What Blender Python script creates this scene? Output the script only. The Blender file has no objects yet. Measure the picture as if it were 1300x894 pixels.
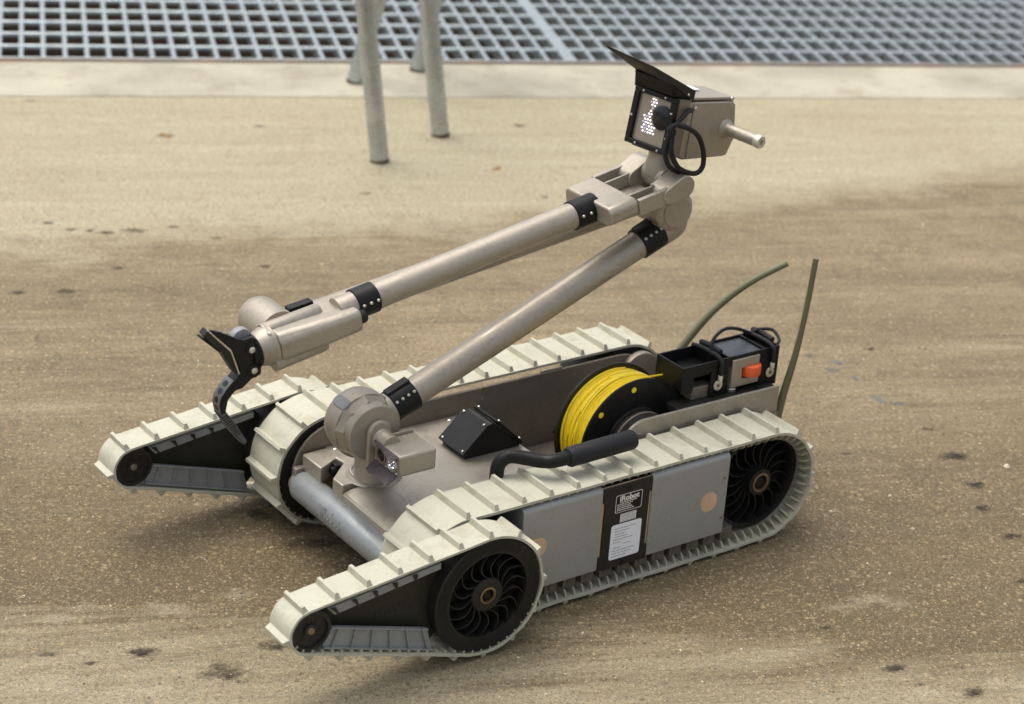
import bpy, bmesh, math, random
from math import radians as R, sin, cos, pi, hypot, atan2, acos, sqrt
from mathutils import Vector, Matrix

random.seed(7)
sc = bpy.context.scene
col = sc.collection

# ------------------------------------------------------------------ camera
CAM_LOC = Vector((1.35822, 2.07443, 1.44075))
RGT = Vector((-0.8150667, 0.5753805, 0.0678499))
UPV = Vector((-0.1854275, -0.3700188, 0.9103311))
FWD = Vector((-0.5488925, -0.7293993, -0.4082814))
cd = bpy.data.cameras.new('camera')
cam = bpy.data.objects.new('camera', cd)
col.objects.link(cam)
M = Matrix((RGT, UPV, -FWD)).transposed().to_4x4()
M.translation = CAM_LOC
cam.matrix_world = M
cd.sensor_fit = 'HORIZONTAL'
cd.sensor_width = 36.0
cd.lens = 36.0 * 2654.75 / 1300.0
cd.clip_start = 0.05
cd.clip_end = 500.0
cd.dof.use_dof = True
cd.dof.focus_distance = 2.72
cd.dof.aperture_fstop = 5.6
sc.camera = cam

# ------------------------------------------------------------------ light
SUN_EL, SUN_DIR = R(70), Vector((0.42, -0.90, 0))          # towards the sun, on the ground
w = bpy.data.worlds.new('World')
sc.world = w
w.use_nodes = True
nt = w.node_tree
bg = nt.nodes['Background']
sky = nt.nodes.new('ShaderNodeTexSky')
sky.sky_type = 'NISHITA'
sky.sun_disc = False
sky.sun_elevation = SUN_EL
az = atan2(SUN_DIR.x, SUN_DIR.y)
sky.sun_rotation = az
sky.air_density = 1.0
sky.dust_density = 5.0
sky.ozone_density = 0.6
hs = nt.nodes.new('ShaderNodeHueSaturation')               # thin even cloud: a paler, nearly colourless sky
hs.inputs['Saturation'].default_value = 0.45
nt.links.new(sky.outputs[0], hs.inputs['Color'])
nt.links.new(hs.outputs[0], bg.inputs[0])
bg.inputs[1].default_value = 0.15
sd = bpy.data.lights.new('sun', 'SUN')
sd.energy = 1.1
sd.angle = R(65)
sd.color = (1.0, 0.96, 0.88)
sun = bpy.data.objects.new('sun', sd)
col.objects.link(sun)
d = SUN_DIR.normalized() * cos(SUN_EL) + Vector((0, 0, sin(SUN_EL)))
sun.rotation_euler = d.to_track_quat('Z', 'Y').to_euler()
sun.location = d * 6
vs = sc.view_settings
vs.view_transform = 'Standard'
vs.look = 'None'
vs.gamma = 1.0
vs.use_curve_mapping = False
vs.exposure = 0.57

# ------------------------------------------------------------------ materials
def nodes(name):
    m = bpy.data.materials.new(name)
    m.use_nodes = True
    t = m.node_tree
    return m, t, t.nodes['Principled BSDF']

def N(t, kind, **kw):
    n = t.nodes.new(kind)
    for k, v in kw.items():
        if k in n.inputs.keys():
            n.inputs[k].default_value = v
        else:
            setattr(n, k, v)
    return n

def mixc(t, fac, a, b, blend='MIX'):
    n = t.nodes.new('ShaderNodeMix')
    n.data_type = 'RGBA'
    n.blend_type = blend
    for sock, v in ((0, fac), (6, a), (7, b)):
        if hasattr(v, 'is_linked') or hasattr(v, 'links'):
            t.links.new(v, n.inputs[sock])
        else:
            n.inputs[sock].default_value = v if sock == 0 else (*v[:3], 1)
    return n.outputs[2]

def ramp(t, src, p0, p1, c0=0.0, c1=1.0):
    n = t.nodes.new('ShaderNodeMapRange')
    n.inputs[1].default_value, n.inputs[2].default_value = p0, p1
    n.inputs[3].default_value, n.inputs[4].default_value = c0, c1
    t.links.new(src, n.inputs[0])
    return n.outputs[0]

def simple(name, colr, rough=0.5, metal=0.0, var=0.12, scale=14.0, dirt=None, dirt_amt=0.0,
           dirt_scale=22.0, grain=0.0, grain_scale=900.0, spec=0.5, rvar=0.12, speck=0.0, scratch=0.0):
    m, t, b = nodes(name)
    tc = N(t, 'ShaderNodeTexCoord')
    n1 = N(t, 'ShaderNodeTexNoise', Scale=scale, Detail=5.0, Roughness=0.6)
    t.links.new(tc.outputs['Object'], n1.inputs['Vector'])
    a = tuple(min(1, c * (1 - var)) for c in colr)
    c = tuple(min(1, c * (1 + var)) for c in colr)
    out = mixc(t, ramp(t, n1.outputs['Fac'], 0.3, 0.7), a, c)
    if dirt:
        n2 = N(t, 'ShaderNodeTexNoise', Scale=dirt_scale, Detail=8.0, Roughness=0.7)
        t.links.new(tc.outputs['Object'], n2.inputs['Vector'])
        out = mixc(t, ramp(t, n2.outputs['Fac'], 0.52, 0.75, 0.0, dirt_amt), out, dirt)
    if speck:                      # grime ground into the surface: specks and smudges
        n5 = N(t, 'ShaderNodeTexNoise', Scale=170.0, Detail=4.0, Roughness=0.7)
        t.links.new(tc.outputs['Object'], n5.inputs['Vector'])
        n6 = N(t, 'ShaderNodeTexNoise', Scale=9.0, Detail=5.0, Roughness=0.65)
        t.links.new(tc.outputs['Object'], n6.inputs['Vector'])
        k = N(t, 'ShaderNodeMath', operation='MULTIPLY')
        t.links.new(ramp(t, n5.outputs['Fac'], 0.50, 0.72, 0.0, speck), k.inputs[0])
        t.links.new(ramp(t, n6.outputs['Fac'], 0.38, 0.60, 0.25, 1.0), k.inputs[1])
        dk = tuple(c_ * 0.38 for c_ in (dirt or colr))
        out = mixc(t, k.outputs[0], out, dk)
    if scratch:                    # fine pale scratches
        mp = N(t, 'ShaderNodeMapping'); mp.inputs['Scale'].default_value = (1.0, 1.0, 0.16); mp.inputs['Rotation'].default_value = (0.5, 0.9, 0.3)
        t.links.new(tc.outputs['Object'], mp.inputs[0])
        n7 = N(t, 'ShaderNodeTexNoise', Scale=260.0, Detail=3.0, Roughness=0.6)
        t.links.new(mp.outputs[0], n7.inputs['Vector'])
        out = mixc(t, ramp(t, n7.outputs['Fac'], 0.66, 0.72, 0.0, scratch), out, tuple(min(1, c_ * 1.6 + 0.03) for c_ in colr))
    t.links.new(out, b.inputs['Base Color'])
    b.inputs['Metallic'].default_value = metal
    b.inputs['Specular IOR Level'].default_value = spec
    n3 = N(t, 'ShaderNodeTexNoise', Scale=scale * 4, Detail=4.0)
    t.links.new(tc.outputs['Object'], n3.inputs['Vector'])
    t.links.new(ramp(t, n3.outputs['Fac'], 0.3, 0.7, max(0.05, rough - rvar), min(1, rough + rvar)), b.inputs['Roughness'])
    if grain:
        n4 = N(t, 'ShaderNodeTexNoise', Scale=grain_scale, Detail=2.0)
        t.links.new(tc.outputs['Object'], n4.inputs['Vector'])
        bp = N(t, 'ShaderNodeBump', Strength=grain, Distance=0.0006)
        t.links.new(n4.outputs['Fac'], bp.inputs['Height'])
        t.links.new(bp.outputs[0], b.inputs['Normal'])
    return m

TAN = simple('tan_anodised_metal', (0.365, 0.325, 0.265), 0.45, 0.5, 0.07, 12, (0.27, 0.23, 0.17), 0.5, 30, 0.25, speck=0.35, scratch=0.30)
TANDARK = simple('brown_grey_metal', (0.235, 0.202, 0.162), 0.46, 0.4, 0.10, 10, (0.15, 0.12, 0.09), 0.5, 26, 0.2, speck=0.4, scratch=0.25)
CREAM = simple('cream_rubber', (0.460, 0.446, 0.348), 0.66, 0.0, 0.07, 14, (0.33, 0.30, 0.21), 0.85, 24, 0.35, 500, speck=0.32, scratch=0.0)
CREAMDIRTY = simple('soiled_cream_rubber', (0.36, 0.345, 0.25), 0.7, 0.0, 0.10, 40, (0.20, 0.16, 0.09), 0.8, 60, 0.3, 500)
GREY = simple('grey_painted_metal', (0.300, 0.303, 0.286), 0.34, 0.2, 0.03, 7, (0.2, 0.19, 0.165), 0.3, 36, 0.15, 1400, speck=0.15, scratch=0.22)
BLUEGREY = simple('blue_grey_metal', (0.26, 0.275, 0.275), 0.33, 0.3, 0.05, 10, (0.2, 0.19, 0.17), 0.3, 35, 0.15, speck=0.4, scratch=0.3)
PANELBLUE = simple('blue_grey_plastic', (0.24, 0.25, 0.255), 0.42, 0.0, 0.10, 30, (0.10, 0.085, 0.06), 0.5, 60)
BLACK = simple('black_plastic', (0.009, 0.009, 0.009), 0.40, 0.0, 0.2, 20, (0.028, 0.024, 0.017), 0.5, 50, 0.3, 900, 0.22)
BLACKDUSTY = simple('dusty_black_plastic', (0.019, 0.018, 0.016), 0.52, 0.0, 0.2, 25, (0.05, 0.042, 0.028), 0.6, 45, 0.4, 600, 0.3)
RUBBER = simple('black_foam_rubber', (0.016, 0.0165, 0.018), 0.55, 0.0, 0.12, 40, None, 0, 1, 0.5, 1200, 0.25)
GALVPIPE = simple('galvanised_pipe', (0.46, 0.505, 0.515), 0.28, 0.75, 0.16, 14, (0.30, 0.31, 0.29), 0.5, 26, 0.04, 300, speck=0.15)
OLIVE = simple('dark_olive_plastic', (0.026, 0.025, 0.016), 0.5, 0.0, 0.15, 20, (0.05, 0.044, 0.028), 0.5, 40, 0.0, 900, 0.25)
ANTENNA = simple('olive_rubber', (0.135, 0.135, 0.07), 0.5, 0.0, 0.08, 30)
YELLOW = simple('yellow_fibre_cable', (0.93, 0.70, 0.018), 0.42, 0.0, 0.06, 60)
ORANGE = simple('orange_plastic', (0.72, 0.105, 0.02), 0.42, 0.0, 0.08, 40)
FINGERGREY = simple('worn_grey_black', (0.085, 0.085, 0.088), 0.4, 0.2, 0.15, 60, (0.2, 0.19, 0.17), 0.4, 150)
PEACH = simple('peach_film', (0.60, 0.41, 0.26), 0.4, 0.0, 0.14, 40, (0.62, 0.40, 0.08), 0.6, 50)
STEEL = simple('bright_steel', (0.62, 0.60, 0.55), 0.28, 0.9, 0.1, 200)
BRASS = simple('dull_brass', (0.25, 0.185, 0.105), 0.38, 0.8, 0.15, 80)
WHITE = simple('white_paper', (0.80, 0.82, 0.85), 0.35, 0.0, 0.03, 60)
PRINT = simple('grey_print', (0.30, 0.31, 0.33), 0.6)
SILVER = simple('silver_print', (0.70, 0.68, 0.61), 0.5)
SPOKE = simple('spoke_black_plastic', (0.014, 0.014, 0.013), 0.36, 0.0, 0.2, 40, (0.04, 0.035, 0.025), 0.5, 60, 0.0, 900, 0.3)
LUG = simple('tin_plated_lug', (0.60, 0.57, 0.47), 0.4, 0.5, 0.1, 200)
VISOR = simple('dark_purple_grey_plastic', (0.055, 0.045, 0.05), 0.32, 0.0, 0.1, 40)
LIDGREY = simple('grey_blue_lid', (0.050, 0.056, 0.062), 0.34, 0.0, 0.15, 20)
GALV = simple('galvanised_steel', (0.37, 0.415, 0.425), 0.38, 0.6, 0.25, 22, (0.24, 0.25, 0.23), 0.6, 40, 0.2, 300, speck=0.5)
RUST = simple('rusty_dark_steel', (0.11, 0.08, 0.055), 0.75, 0.2, 0.3, 20, (0.28, 0.11, 0.035), 0.7, 9)
SOIL = simple('dark_soil', (0.042, 0.032, 0.021), 0.95, 0, 0.4, 80, None, 0, 1, 0.8, 200)
LEAF = simple('dry_leaf', (0.24, 0.14, 0.05), 0.8, 0, 0.3, 100)
GUIDE = simple('dusty_olive_plastic', (0.105, 0.098, 0.068), 0.6, 0.0, 0.2, 40, (0.06, 0.05, 0.03), 0.6, 60, speck=0.5)
PITFLOOR = simple('muddy_pit_floor', (0.16, 0.125, 0.085), 0.8, 0, 0.4, 9, (0.05, 0.04, 0.03), 0.8, 5)
GLASS = simple('clear_window_film', (0.30, 0.265, 0.22), 0.18, 0.3, 0.06, 20)

def emit(name, c, s):
    m, t, b = nodes(name)
    b.inputs['Base Color'].default_value = (*c, 1)
    b.inputs['Emission Color'].default_value = (*c, 1)
    b.inputs['Emission Strength'].default_value = s
    return m
LED = emit('lit_white_led', (0.92, 0.91, 1.0), 1.2)
LEDDIM = emit('pale_violet_led', (0.60, 0.58, 0.85), 0.35)
LENSM, t_, b_ = nodes('dark_lens_glass')
b_.inputs['Base Color'].default_value = (0.008, 0.008, 0.012, 1)
b_.inputs['Roughness'].default_value = 0.16
b_.inputs['Specular IOR Level'].default_value = 0.35

# old stains, flush grey stones and worn pale patches: (x, y, radius) in the ground's own frame
DARK = [(0.324, 0.186, 0.0202), (-0.953, -0.255, 0.0253), (-0.948, -0.163, 0.0173), (-0.926, -0.090, 0.0145), (-0.936, -0.003, 0.0166), (-0.628, 0.320, 0.0146), (-0.709, 0.383, 0.0166), (-0.896, 0.122, 0.0114), (-0.573, 0.213, 0.0085), (-0.782, -0.278, 0.0075), (-0.968, -0.665, 0.0084), (-0.950, -0.352, 0.0116), (0.427, -1.318, 0.0121), (0.384, -1.284, 0.0120), (0.351, -1.275, 0.0105), (0.320, -1.266, 0.0135), (0.269, -1.272, 0.0210), (0.195, -1.290, 0.0106), (0.118, -1.231, 0.0119), (0.044, -1.087, 0.0115), (0.396, -0.985, 0.0168), (0.483, -0.982, 0.0140), (0.305, -1.090, 0.0115), (0.179, -1.827, 0.0200), (-0.027, -1.890, 0.0138), (0.075, -0.070, 0.0342), (0.143, -0.155, 0.0250), (0.439, 0.175, 0.0121), (0.387, 0.201, 0.0080), (0.226, 0.241, 0.0298), (0.157, 0.185, 0.0183), (-0.648, 0.359, 0.0083), (0.455, -2.065, 0.0107), (-0.198, -1.467, 0.0111), (-0.604, -1.889, 0.0141), (-0.556, -1.436, 0.0096)]
GREYS = [(-0.935, -0.449, 0.0132), (-0.851, -0.642, 0.0123), (-0.869, -0.583, 0.0122)]
PALE = [(-0.664, 0.151, 0.0330), (-0.618, 0.167, 0.0261), (-0.692, 0.166, 0.0198), (0.424, 0.093, 0.0270), (0.284, 0.087, 0.0417), (0.379, 0.068, 0.0230), (0.195, 0.055, 0.0274), (0.440, 0.245, 0.0396), (-0.762, 0.371, 0.0420), (0.338, 0.273, 0.0491), (-0.035, 0.304, 0.0296), (-0.170, 0.326, 0.0396), (-0.653, 0.374, 0.0310)]
def ground_mat():
    m, t, b = nodes('worn_concrete_and_dirt')
    tc = N(t, 'ShaderNodeTexCoord')
    obj = tc.outputs['Object']
    sep = N(t, 'ShaderNodeSeparateXYZ')
    t.links.new(obj, sep.inputs[0])
    def noise(scale, detail=6.0, rough=0.6, stretch=None, dist=0.0):
        n = N(t, 'ShaderNodeTexNoise', Scale=scale, Detail=detail, Roughness=rough, Distortion=dist)
        src = obj
        if stretch:
            mp = N(t, 'ShaderNodeMapping')
            mp.inputs['Scale'].default_value = stretch
            t.links.new(obj, mp.inputs[0])
            src = mp.outputs[0]
        t.links.new(src, n.inputs['Vector'])
        return n.outputs['Fac']
    def math_(op, a, bb):
        n = N(t, 'ShaderNodeMath', operation=op)
        for i, q in enumerate((a, bb)):
            if isinstance(q, (int, float)): n.inputs[i].default_value = q
            else: t.links.new(q, n.inputs[i])
        return n.outputs[0]
    def add(a, bb, k=1.0): return math_('ADD', a, math_('MULTIPLY', bb, k))
    def mul(a, bb): return math_('MULTIPLY', a, bb)
    v = sep.outputs['Y']
    big = noise(1.7, 6, 0.6)
    streak = noise(3.0, 8, 0.65, (0.35, 2.6, 1), 0.6)
    streak2 = noise(8.0, 9, 0.72, (0.22, 2.0, 1), 0.9)
    wipe = noise(22.0, 8, 0.7, (0.12, 1.6, 1), 1.2)
    mid = noise(11, 9, 0.68)
    mid2 = noise(31, 8, 0.72)
    fine = noise(140, 6, 0.75)
    salt = noise(420, 3, 0.7)
    def spots(c, lst, colr, amt, soft=0.75, squash=1.7):
        acc = None
        wn = N(t, 'ShaderNodeTexNoise', Scale=38.0, Detail=6.0, Roughness=0.75)
        t.links.new(obj, wn.inputs['Vector'])
        sub = N(t, 'ShaderNodeVectorMath', operation='SUBTRACT'); t.links.new(wn.outputs['Color'], sub.inputs[0]); sub.inputs[1].default_value = (0.5, 0.5, 0.5)
        for x, y, r in lst:
            w1 = N(t, 'ShaderNodeVectorMath', operation='MULTIPLY_ADD')
            t.links.new(sub.outputs[0], w1.inputs[0]); w1.inputs[1].default_value = (r * 3.4, r * 2.6, 0); t.links.new(obj, w1.inputs[2])
            w2 = N(t, 'ShaderNodeVectorMath', operation='SUBTRACT'); t.links.new(w1.outputs[0], w2.inputs[0]); w2.inputs[1].default_value = (x, y, 0)
            w3 = N(t, 'ShaderNodeVectorMath', operation='MULTIPLY'); t.links.new(w2.outputs[0], w3.inputs[0]); w3.inputs[1].default_value = (1.0 / (r * 1.15), squash / (r * 1.15), 0)
            w4 = N(t, 'ShaderNodeVectorMath', operation='LENGTH'); t.links.new(w3.outputs[0], w4.inputs[0])
            f = ramp(t, w4.outputs['Value'], 1.15, 1.15 - soft)
            acc = f if acc is None else math_('MAXIMUM', acc, f)
        k = mul(acc, amt)
        k = mul(k, ramp(t, mid2, 0.25, 0.55, 0.35, 1.0))
        return mixc(t, k, c, colr)
    # dirt brown, from pale dust to dark damp
    c = mixc(t, ramp(t, streak, 0.36, 0.64), (0.140, 0.110, 0.066), (0.300, 0.248, 0.168))
    c = mixc(t, ramp(t, streak2, 0.36, 0.66, 0.0, 0.6), c, (0.245, 0.195, 0.120))
    c = mixc(t, ramp(t, mid, 0.48, 0.70, 0.0, 0.55), c, (0.100, 0.078, 0.047))
    c = mixc(t, ramp(t, wipe, 0.53, 0.68, 0.0, 0.5), c, (0.345, 0.300, 0.215))
    c = mixc(t, ramp(t, wipe, 0.46, 0.34, 0.0, 0.45), c, (0.105, 0.082, 0.050))
    # damp stain along the robot's path
    dv = add(v, streak, 0.55); dv = add(dv, big, 0.45)
    dv2 = add(dv, sep.outputs['X'], 0.225)
    damp = mul(ramp(t, dv, 0.02, 0.34), ramp(t, dv2, 0.86, 0.62))
    c = mixc(t, mul(damp, 0.66), c, (0.108, 0.082, 0.043))
    # cleaner cement at the foreground edge, wiped in streaks
    nv = add(v, streak, 0.75); nv = add(nv, sep.outputs['X'], 0.225); nv = add(nv, wipe, 0.45); nv = add(nv, mid, 0.20)
    c = mixc(t, ramp(t, nv, 0.82, 1.02, 0.0, 0.78), c, (0.330, 0.298, 0.212))
    c = spots(c, PALE, (0.40, 0.365, 0.275), 0.55, 1.05, 2.6)
    # paler concrete apron in front of the grating, its ragged edge running askew
    far = add(v, sep.outputs['X'], -0.164); far = add(far, big, 0.30); far = add(far, streak2, 0.40); far = add(far, mid, 0.22)
    conc = mixc(t, ramp(t, streak2, 0.32, 0.7), (0.355, 0.322, 0.232), (0.450, 0.420, 0.318))
    conc = mixc(t, ramp(t, wipe, 0.55, 0.72, 0.0, 0.5), conc, (0.50, 0.465, 0.360))
    conc = mixc(t, ramp(t, mid, 0.54, 0.72, 0.0, 0.45), conc, (0.285, 0.242, 0.160))
    conc = mixc(t, ramp(t, big, 0.52, 0.70, 0.0, 0.30), conc, (0.33, 0.265, 0.16))
    c = mixc(t, ramp(t, far, -0.72, -0.88), c, conc)
    # aggregate: small stones of mixed colour
    for sc_, thr, amt in ((120.0, 0.84, 0.60), (210.0, 0.70, 0.62), (360.0, 0.58, 0.62)):
        wn = N(t, 'ShaderNodeTexNoise', Scale=sc_ * 1.3, Detail=2.0)
        t.links.new(obj, wn.inputs['Vector'])
        wv = N(t, 'ShaderNodeVectorMath', operation='MULTIPLY_ADD')
        t.links.new(wn.outputs['Color'], wv.inputs[0]); wv.inputs[1].default_value = (1.1 / sc_,) * 3; t.links.new(obj, wv.inputs[2])
        vo = N(t, 'ShaderNodeTexVoronoi', Scale=sc_, Randomness=1.0)
        t.links.new(wv.outputs[0], vo.inputs['Vector'])
        sp = N(t, 'ShaderNodeSeparateColor')
        t.links.new(vo.outputs['Color'], sp.inputs[0])
        stone = mixc(t, sp.outputs[0], (0.47, 0.375, 0.225), (0.17, 0.155, 0.125))
        stone = mixc(t, ramp(t, sp.outputs[2], 0.90, 0.91), stone, (0.46, 0.265, 0.085))
        stone = mixc(t, ramp(t, sp.outputs[2], 0.36, 0.34), stone, (0.055, 0.046, 0.032))
        pick = mul(ramp(t, sp.outputs[1], thr, thr + 0.02), ramp(t, vo.outputs['Distance'], 0.50, 0.32))
        c = mixc(t, mul(pick, amt), c, stone)
    c = spots(c, DARK, (0.045, 0.035, 0.021), 0.95)
    c = spots(c, GREYS, (0.115, 0.116, 0.11), 0.9, 0.4)
    gx = mixc(t, ramp(t, fine, 0.28, 0.72), (0.60, 0.57, 0.52), (1.33, 1.33, 1.31))
    c = mixc(t, 1.0, c, gx, 'MULTIPLY')
    gy = mixc(t, ramp(t, salt, 0.30, 0.70), (0.62, 0.60, 0.56), (1.36, 1.36, 1.34))
    c = mixc(t, 1.0, c, gy, 'MULTIPLY')
    c = mixc(t, 1.0, c, (1.0, 0.985, 0.965), 'MULTIPLY')
    t.links.new(c, b.inputs['Base Color'])
    t.links.new(ramp(t, streak, 0.35, 0.65, 0.66, 0.94), b.inputs['Roughness'])
    b.inputs['Specular IOR Level'].default_value = 0.3
    h = add(mul(fine, 0.7), salt, 0.8)
    h = add(h, mid2, 0.8)
    bp = N(t, 'ShaderNodeBump', Strength=0.6, Distance=0.004)
    t.links.new(h, bp.inputs['Height'])
    t.links.new(bp.outputs[0], b.inputs['Normal'])
    return m
GROUND = ground_mat()
CURB = simple('pale_weathered_concrete', (0.375, 0.345, 0.262), 0.85, 0, 0.28, 4, (0.25, 0.205, 0.13), 0.85, 9, 0.7, 130, speck=0.5)

def grain_mat():
    m, t, b = nodes('mixed_grit')
    g = N(t, 'ShaderNodeNewGeometry')
    cr = N(t, 'ShaderNodeValToRGB')
    cr.color_ramp.interpolation = 'CONSTANT'
    e = cr.color_ramp.elements
    cols = [(0.0, (0.36, 0.29, 0.185)), (0.30, (0.17, 0.14, 0.10)), (0.52, (0.42, 0.36, 0.26)), (0.70, (0.20, 0.20, 0.19)),
            (0.845, (0.34, 0.22, 0.10)), (0.88, (0.07, 0.06, 0.05)), (0.95, (0.62, 0.57, 0.47))]
    e[0].position, e[0].color = 0.0, (*cols[0][1], 1)
    e[1].position, e[1].color = cols[1][0], (*cols[1][1], 1)
    for p, c in cols[2:]:
        x = e.new(p); x.color = (*c, 1)
    t.links.new(g.outputs['Random Per Island'], cr.inputs[0])
    t.links.new(cr.outputs[0], b.inputs['Base Color'])
    b.inputs['Roughness'].default_value = 0.8
    return m
GRIT = grain_mat()

def stone_mat(name, c):
    return simple(name, c, 0.8, 0, 0.25, 120, None, 0, 1, 0.5, 300)

# ------------------------------------------------------------------ mesh builder
class MB:
    def __init__(s):
        s.v, s.f = [], []
    def add(s, vs, fs, M=None):
        o = len(s.v)
        s.v += [tuple(M @ Vector(p)) if M else tuple(p) for p in vs]
        s.f += [tuple(i + o for i in f) for f in fs]
        return s
    def box(s, x0, x1, y0, y1, z0, z1, M=None):
        vs = [(x, y, z) for x in (x0, x1) for y in (y0, y1) for z in (z0, z1)]
        return s.add(vs, [(0, 1, 3, 2), (4, 6, 7, 5), (0, 4, 5, 1), (2, 3, 7, 6), (0, 2, 6, 4), (1, 5, 7, 3)], M)
    def prism(s, poly, a0, a1, axis='y', M=None):
        n = len(poly)
        def P(p, a):
            return {'y': (p[0], a, p[1]), 'z': (p[0], p[1], a), 'x': (a, p[0], p[1])}[axis]
        vs = [P(p, a0) for p in poly] + [P(p, a1) for p in poly]
        fs = [tuple(range(n)), tuple(range(2 * n - 1, n - 1, -1))]
        fs += [(i, (i + 1) % n, n + (i + 1) % n, n + i) for i in range(n)]
        return s.add(vs, fs, M)
    def lathe(s, prof, p, ax, n=32, M=None, closed=False):
        """prof: list of (radius, distance along ax)"""
        ax = Vector(ax).normalized(); p = Vector(p)
        u = ax.orthogonal().normalized(); w_ = ax.cross(u)
        vs, fs = [], []
        for r, h in prof:
            for k in range(n):
                a = 2 * pi * k / n
                vs.append(tuple(p + ax * h + (u * cos(a) + w_ * sin(a)) * r))
        m = len(prof)
        for i in range(m - 1 if not closed else m):
            j = (i + 1) % m
            for k in range(n):
                fs.append((i * n + k, i * n + (k + 1) % n, j * n + (k + 1) % n, j * n + k))
        if not closed:
            if prof[0][0] > 1e-6: fs.append(tuple(range(n)))
            if prof[-1][0] > 1e-6: fs.append(tuple(range((m - 1) * n, m * n)))
        return s.add(vs, fs, M)
    def cyl(s, p0, p1, r, r1=None, n=24, M=None):
        p0, p1 = Vector(p0), Vector(p1)
        L = (p1 - p0).length
        return s.lathe([(r, 0), (r if r1 is None else r1, L)], p0, p1 - p0, n, M)
    def rcyl(s, p0, p1, r, e=0.003, n=28, M=None):
        p0, p1 = Vector(p0), Vector(p1)
        L = (p1 - p0).length
        pr = [(r - e, 0), (r - e * 0.3, e * 0.3), (r, e), (r, L - e), (r - e * 0.3, L - e * 0.3), (r - e, L)]
        return s.lathe(pr, p0, p1 - p0, n, M)
    def tube(s, pts, r, n=10, sub=6, M=None):
        P = smooth(pts, sub) if sub else [Vector(p) for p in pts]
        vs, fs = [], []
        t0 = (P[1] - P[0]).normalized()
        u = t0.orthogonal().normalized()
        m = len(P)
        for i, p in enumerate(P):
            t = (P[min(i + 1, m - 1)] - P[max(i - 1, 0)]).normalized()
            u = (u - t * u.dot(t)).normalized()
            w_ = t.cross(u)
            rr = r(i / (m - 1)) if callable(r) else r
            for k in range(n):
                a = 2 * pi * k / n
                vs.append(tuple(p + (u * cos(a) + w_ * sin(a)) * rr))
        for i in range(m - 1):
            for k in range(n):
                fs.append((i * n + k, i * n + (k + 1) % n, (i + 1) * n + (k + 1) % n, (i + 1) * n + k))
        fs += [tuple(range(n)), tuple(range((m - 1) * n, m * n))]
        return s.add(vs, fs, M)
    def ball(s, p, r, n=12, sq=(1, 1, 1)):
        m = n // 2
        vs, fs = [], []
        for i in range(1, m):
            th = pi * i / m
            for k in range(n):
                a = 2 * pi * k / n
                vs.append((p[0] + r * sq[0] * sin(th) * cos(a), p[1] + r * sq[1] * sin(th) * sin(a), p[2] + r * sq[2] * cos(th)))
        for i in range(m - 2):
            for k in range(n):
                fs.append((i * n + k, i * n + (k + 1) % n, (i + 1) * n + (k + 1) % n, (i + 1) * n + k))
        fs += [tuple(range(n)), tuple(range((m - 2) * n, (m - 1) * n))]
        return s.add(vs, fs)
    def mesh(s, name, off=(0, 0, 0), ang=35, smooth_=True):
        me = bpy.data.meshes.new(name)
        o = Vector(off)
        me.from_pydata([tuple(Vector(p) - o) for p in s.v], [], s.f)
        bm = bmesh.new(); bm.from_mesh(me)
        bmesh.ops.recalc_face_normals(bm, faces=bm.faces)
        bm.to_mesh(me); bm.free()
        if smooth_:
            me.polygons.foreach_set('use_smooth', [True] * len(me.polygons))
            me.set_sharp_from_angle(angle=R(ang))
        me.update()
        return me

def smooth(pts, sub):
    P = [Vector(p) for p in pts]
    P = [P[0] * 2 - P[1]] + P + [P[-1] * 2 - P[-2]]
    out = []
    for i in range(1, len(P) - 2):
        a, b, c, e = P[i - 1], P[i], P[i + 1], P[i + 2]
        for k in range(sub):
            t = k / sub
            out.append(0.5 * (2 * b + (c - a) * t + (2 * a - 5 * b + 4 * c - e) * t * t + (3 * b - a - 3 * c + e) * t ** 3))
    out.append(P[-2])
    return out

def link(name, me, mat, parent=None, bevel=0.0, seg=2):
    o = bpy.data.objects.new(name, me)
    col.objects.link(o)
    if mat is not None and len(me.materials) == 0:
        me.materials.append(mat)
    if parent is not None:
        o.parent = parent
    if bevel:
        b = o.modifiers.new('edge_bevel', 'BEVEL')
        b.width = bevel; b.segments = seg; b.limit_method = 'ANGLE'; b.angle_limit = R(40)
        b.harden_normals = False
    return o

def tag(o, label=None, cat=None, group=None, kind=None):
    for k, v in (('label', label), ('category', cat), ('group', group), ('kind', kind)):
        if v: o[k] = v
    return o

def thing(name, loc, label, cat, group=None):
    o = bpy.data.objects.new(name, None)
    o.empty_display_size = 0.05
    col.objects.link(o)
    o.location = loc
    return tag(o, label, cat, group)

def text_mesh(body, size, M, depth=0.0004, align='LEFT', bold=0.0):
    c = bpy.data.curves.new('lettering', 'FONT')
    c.body = body; c.size = size; c.extrude = depth; c.align_x = align; c.resolution_u = 3; c.offset = bold
    tmp = bpy.data.objects.new('lettering', c)
    me = bpy.data.meshes.new_from_object(tmp)
    bpy.data.objects.remove(tmp); bpy.data.curves.remove(c)
    me.transform(M)
    return me

# ------------------------------------------------------------------ the ground
GA = atan2(0.396, -0.918)                    # the grating's long direction
GZ = Matrix.Rotation(GA, 4, 'Z')             # local x runs along the grating edge, local y points AWAY from the camera
def gl(x, y):                                # world ground point -> (along edge, towards camera)
    return (x * -0.918 + y * 0.396, x * 0.396 + y * 0.918)
def gw(a, v, z=0.0):                         # and back
    return Vector((a * -0.918 + v * 0.396, a * 0.396 + v * 0.918, z))
GM = Matrix(((-0.918, 0.396, 0), (0.396, 0.918, 0), (0, 0, 1))).to_4x4()
# mirror-free frame: x along the edge, y towards the camera is left handed, so flip x
GF = Matrix(((0.918, 0.396, 0), (-0.396, 0.918, 0), (0, 0, 1))).to_4x4()     # local x = -a, local y = v

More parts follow.
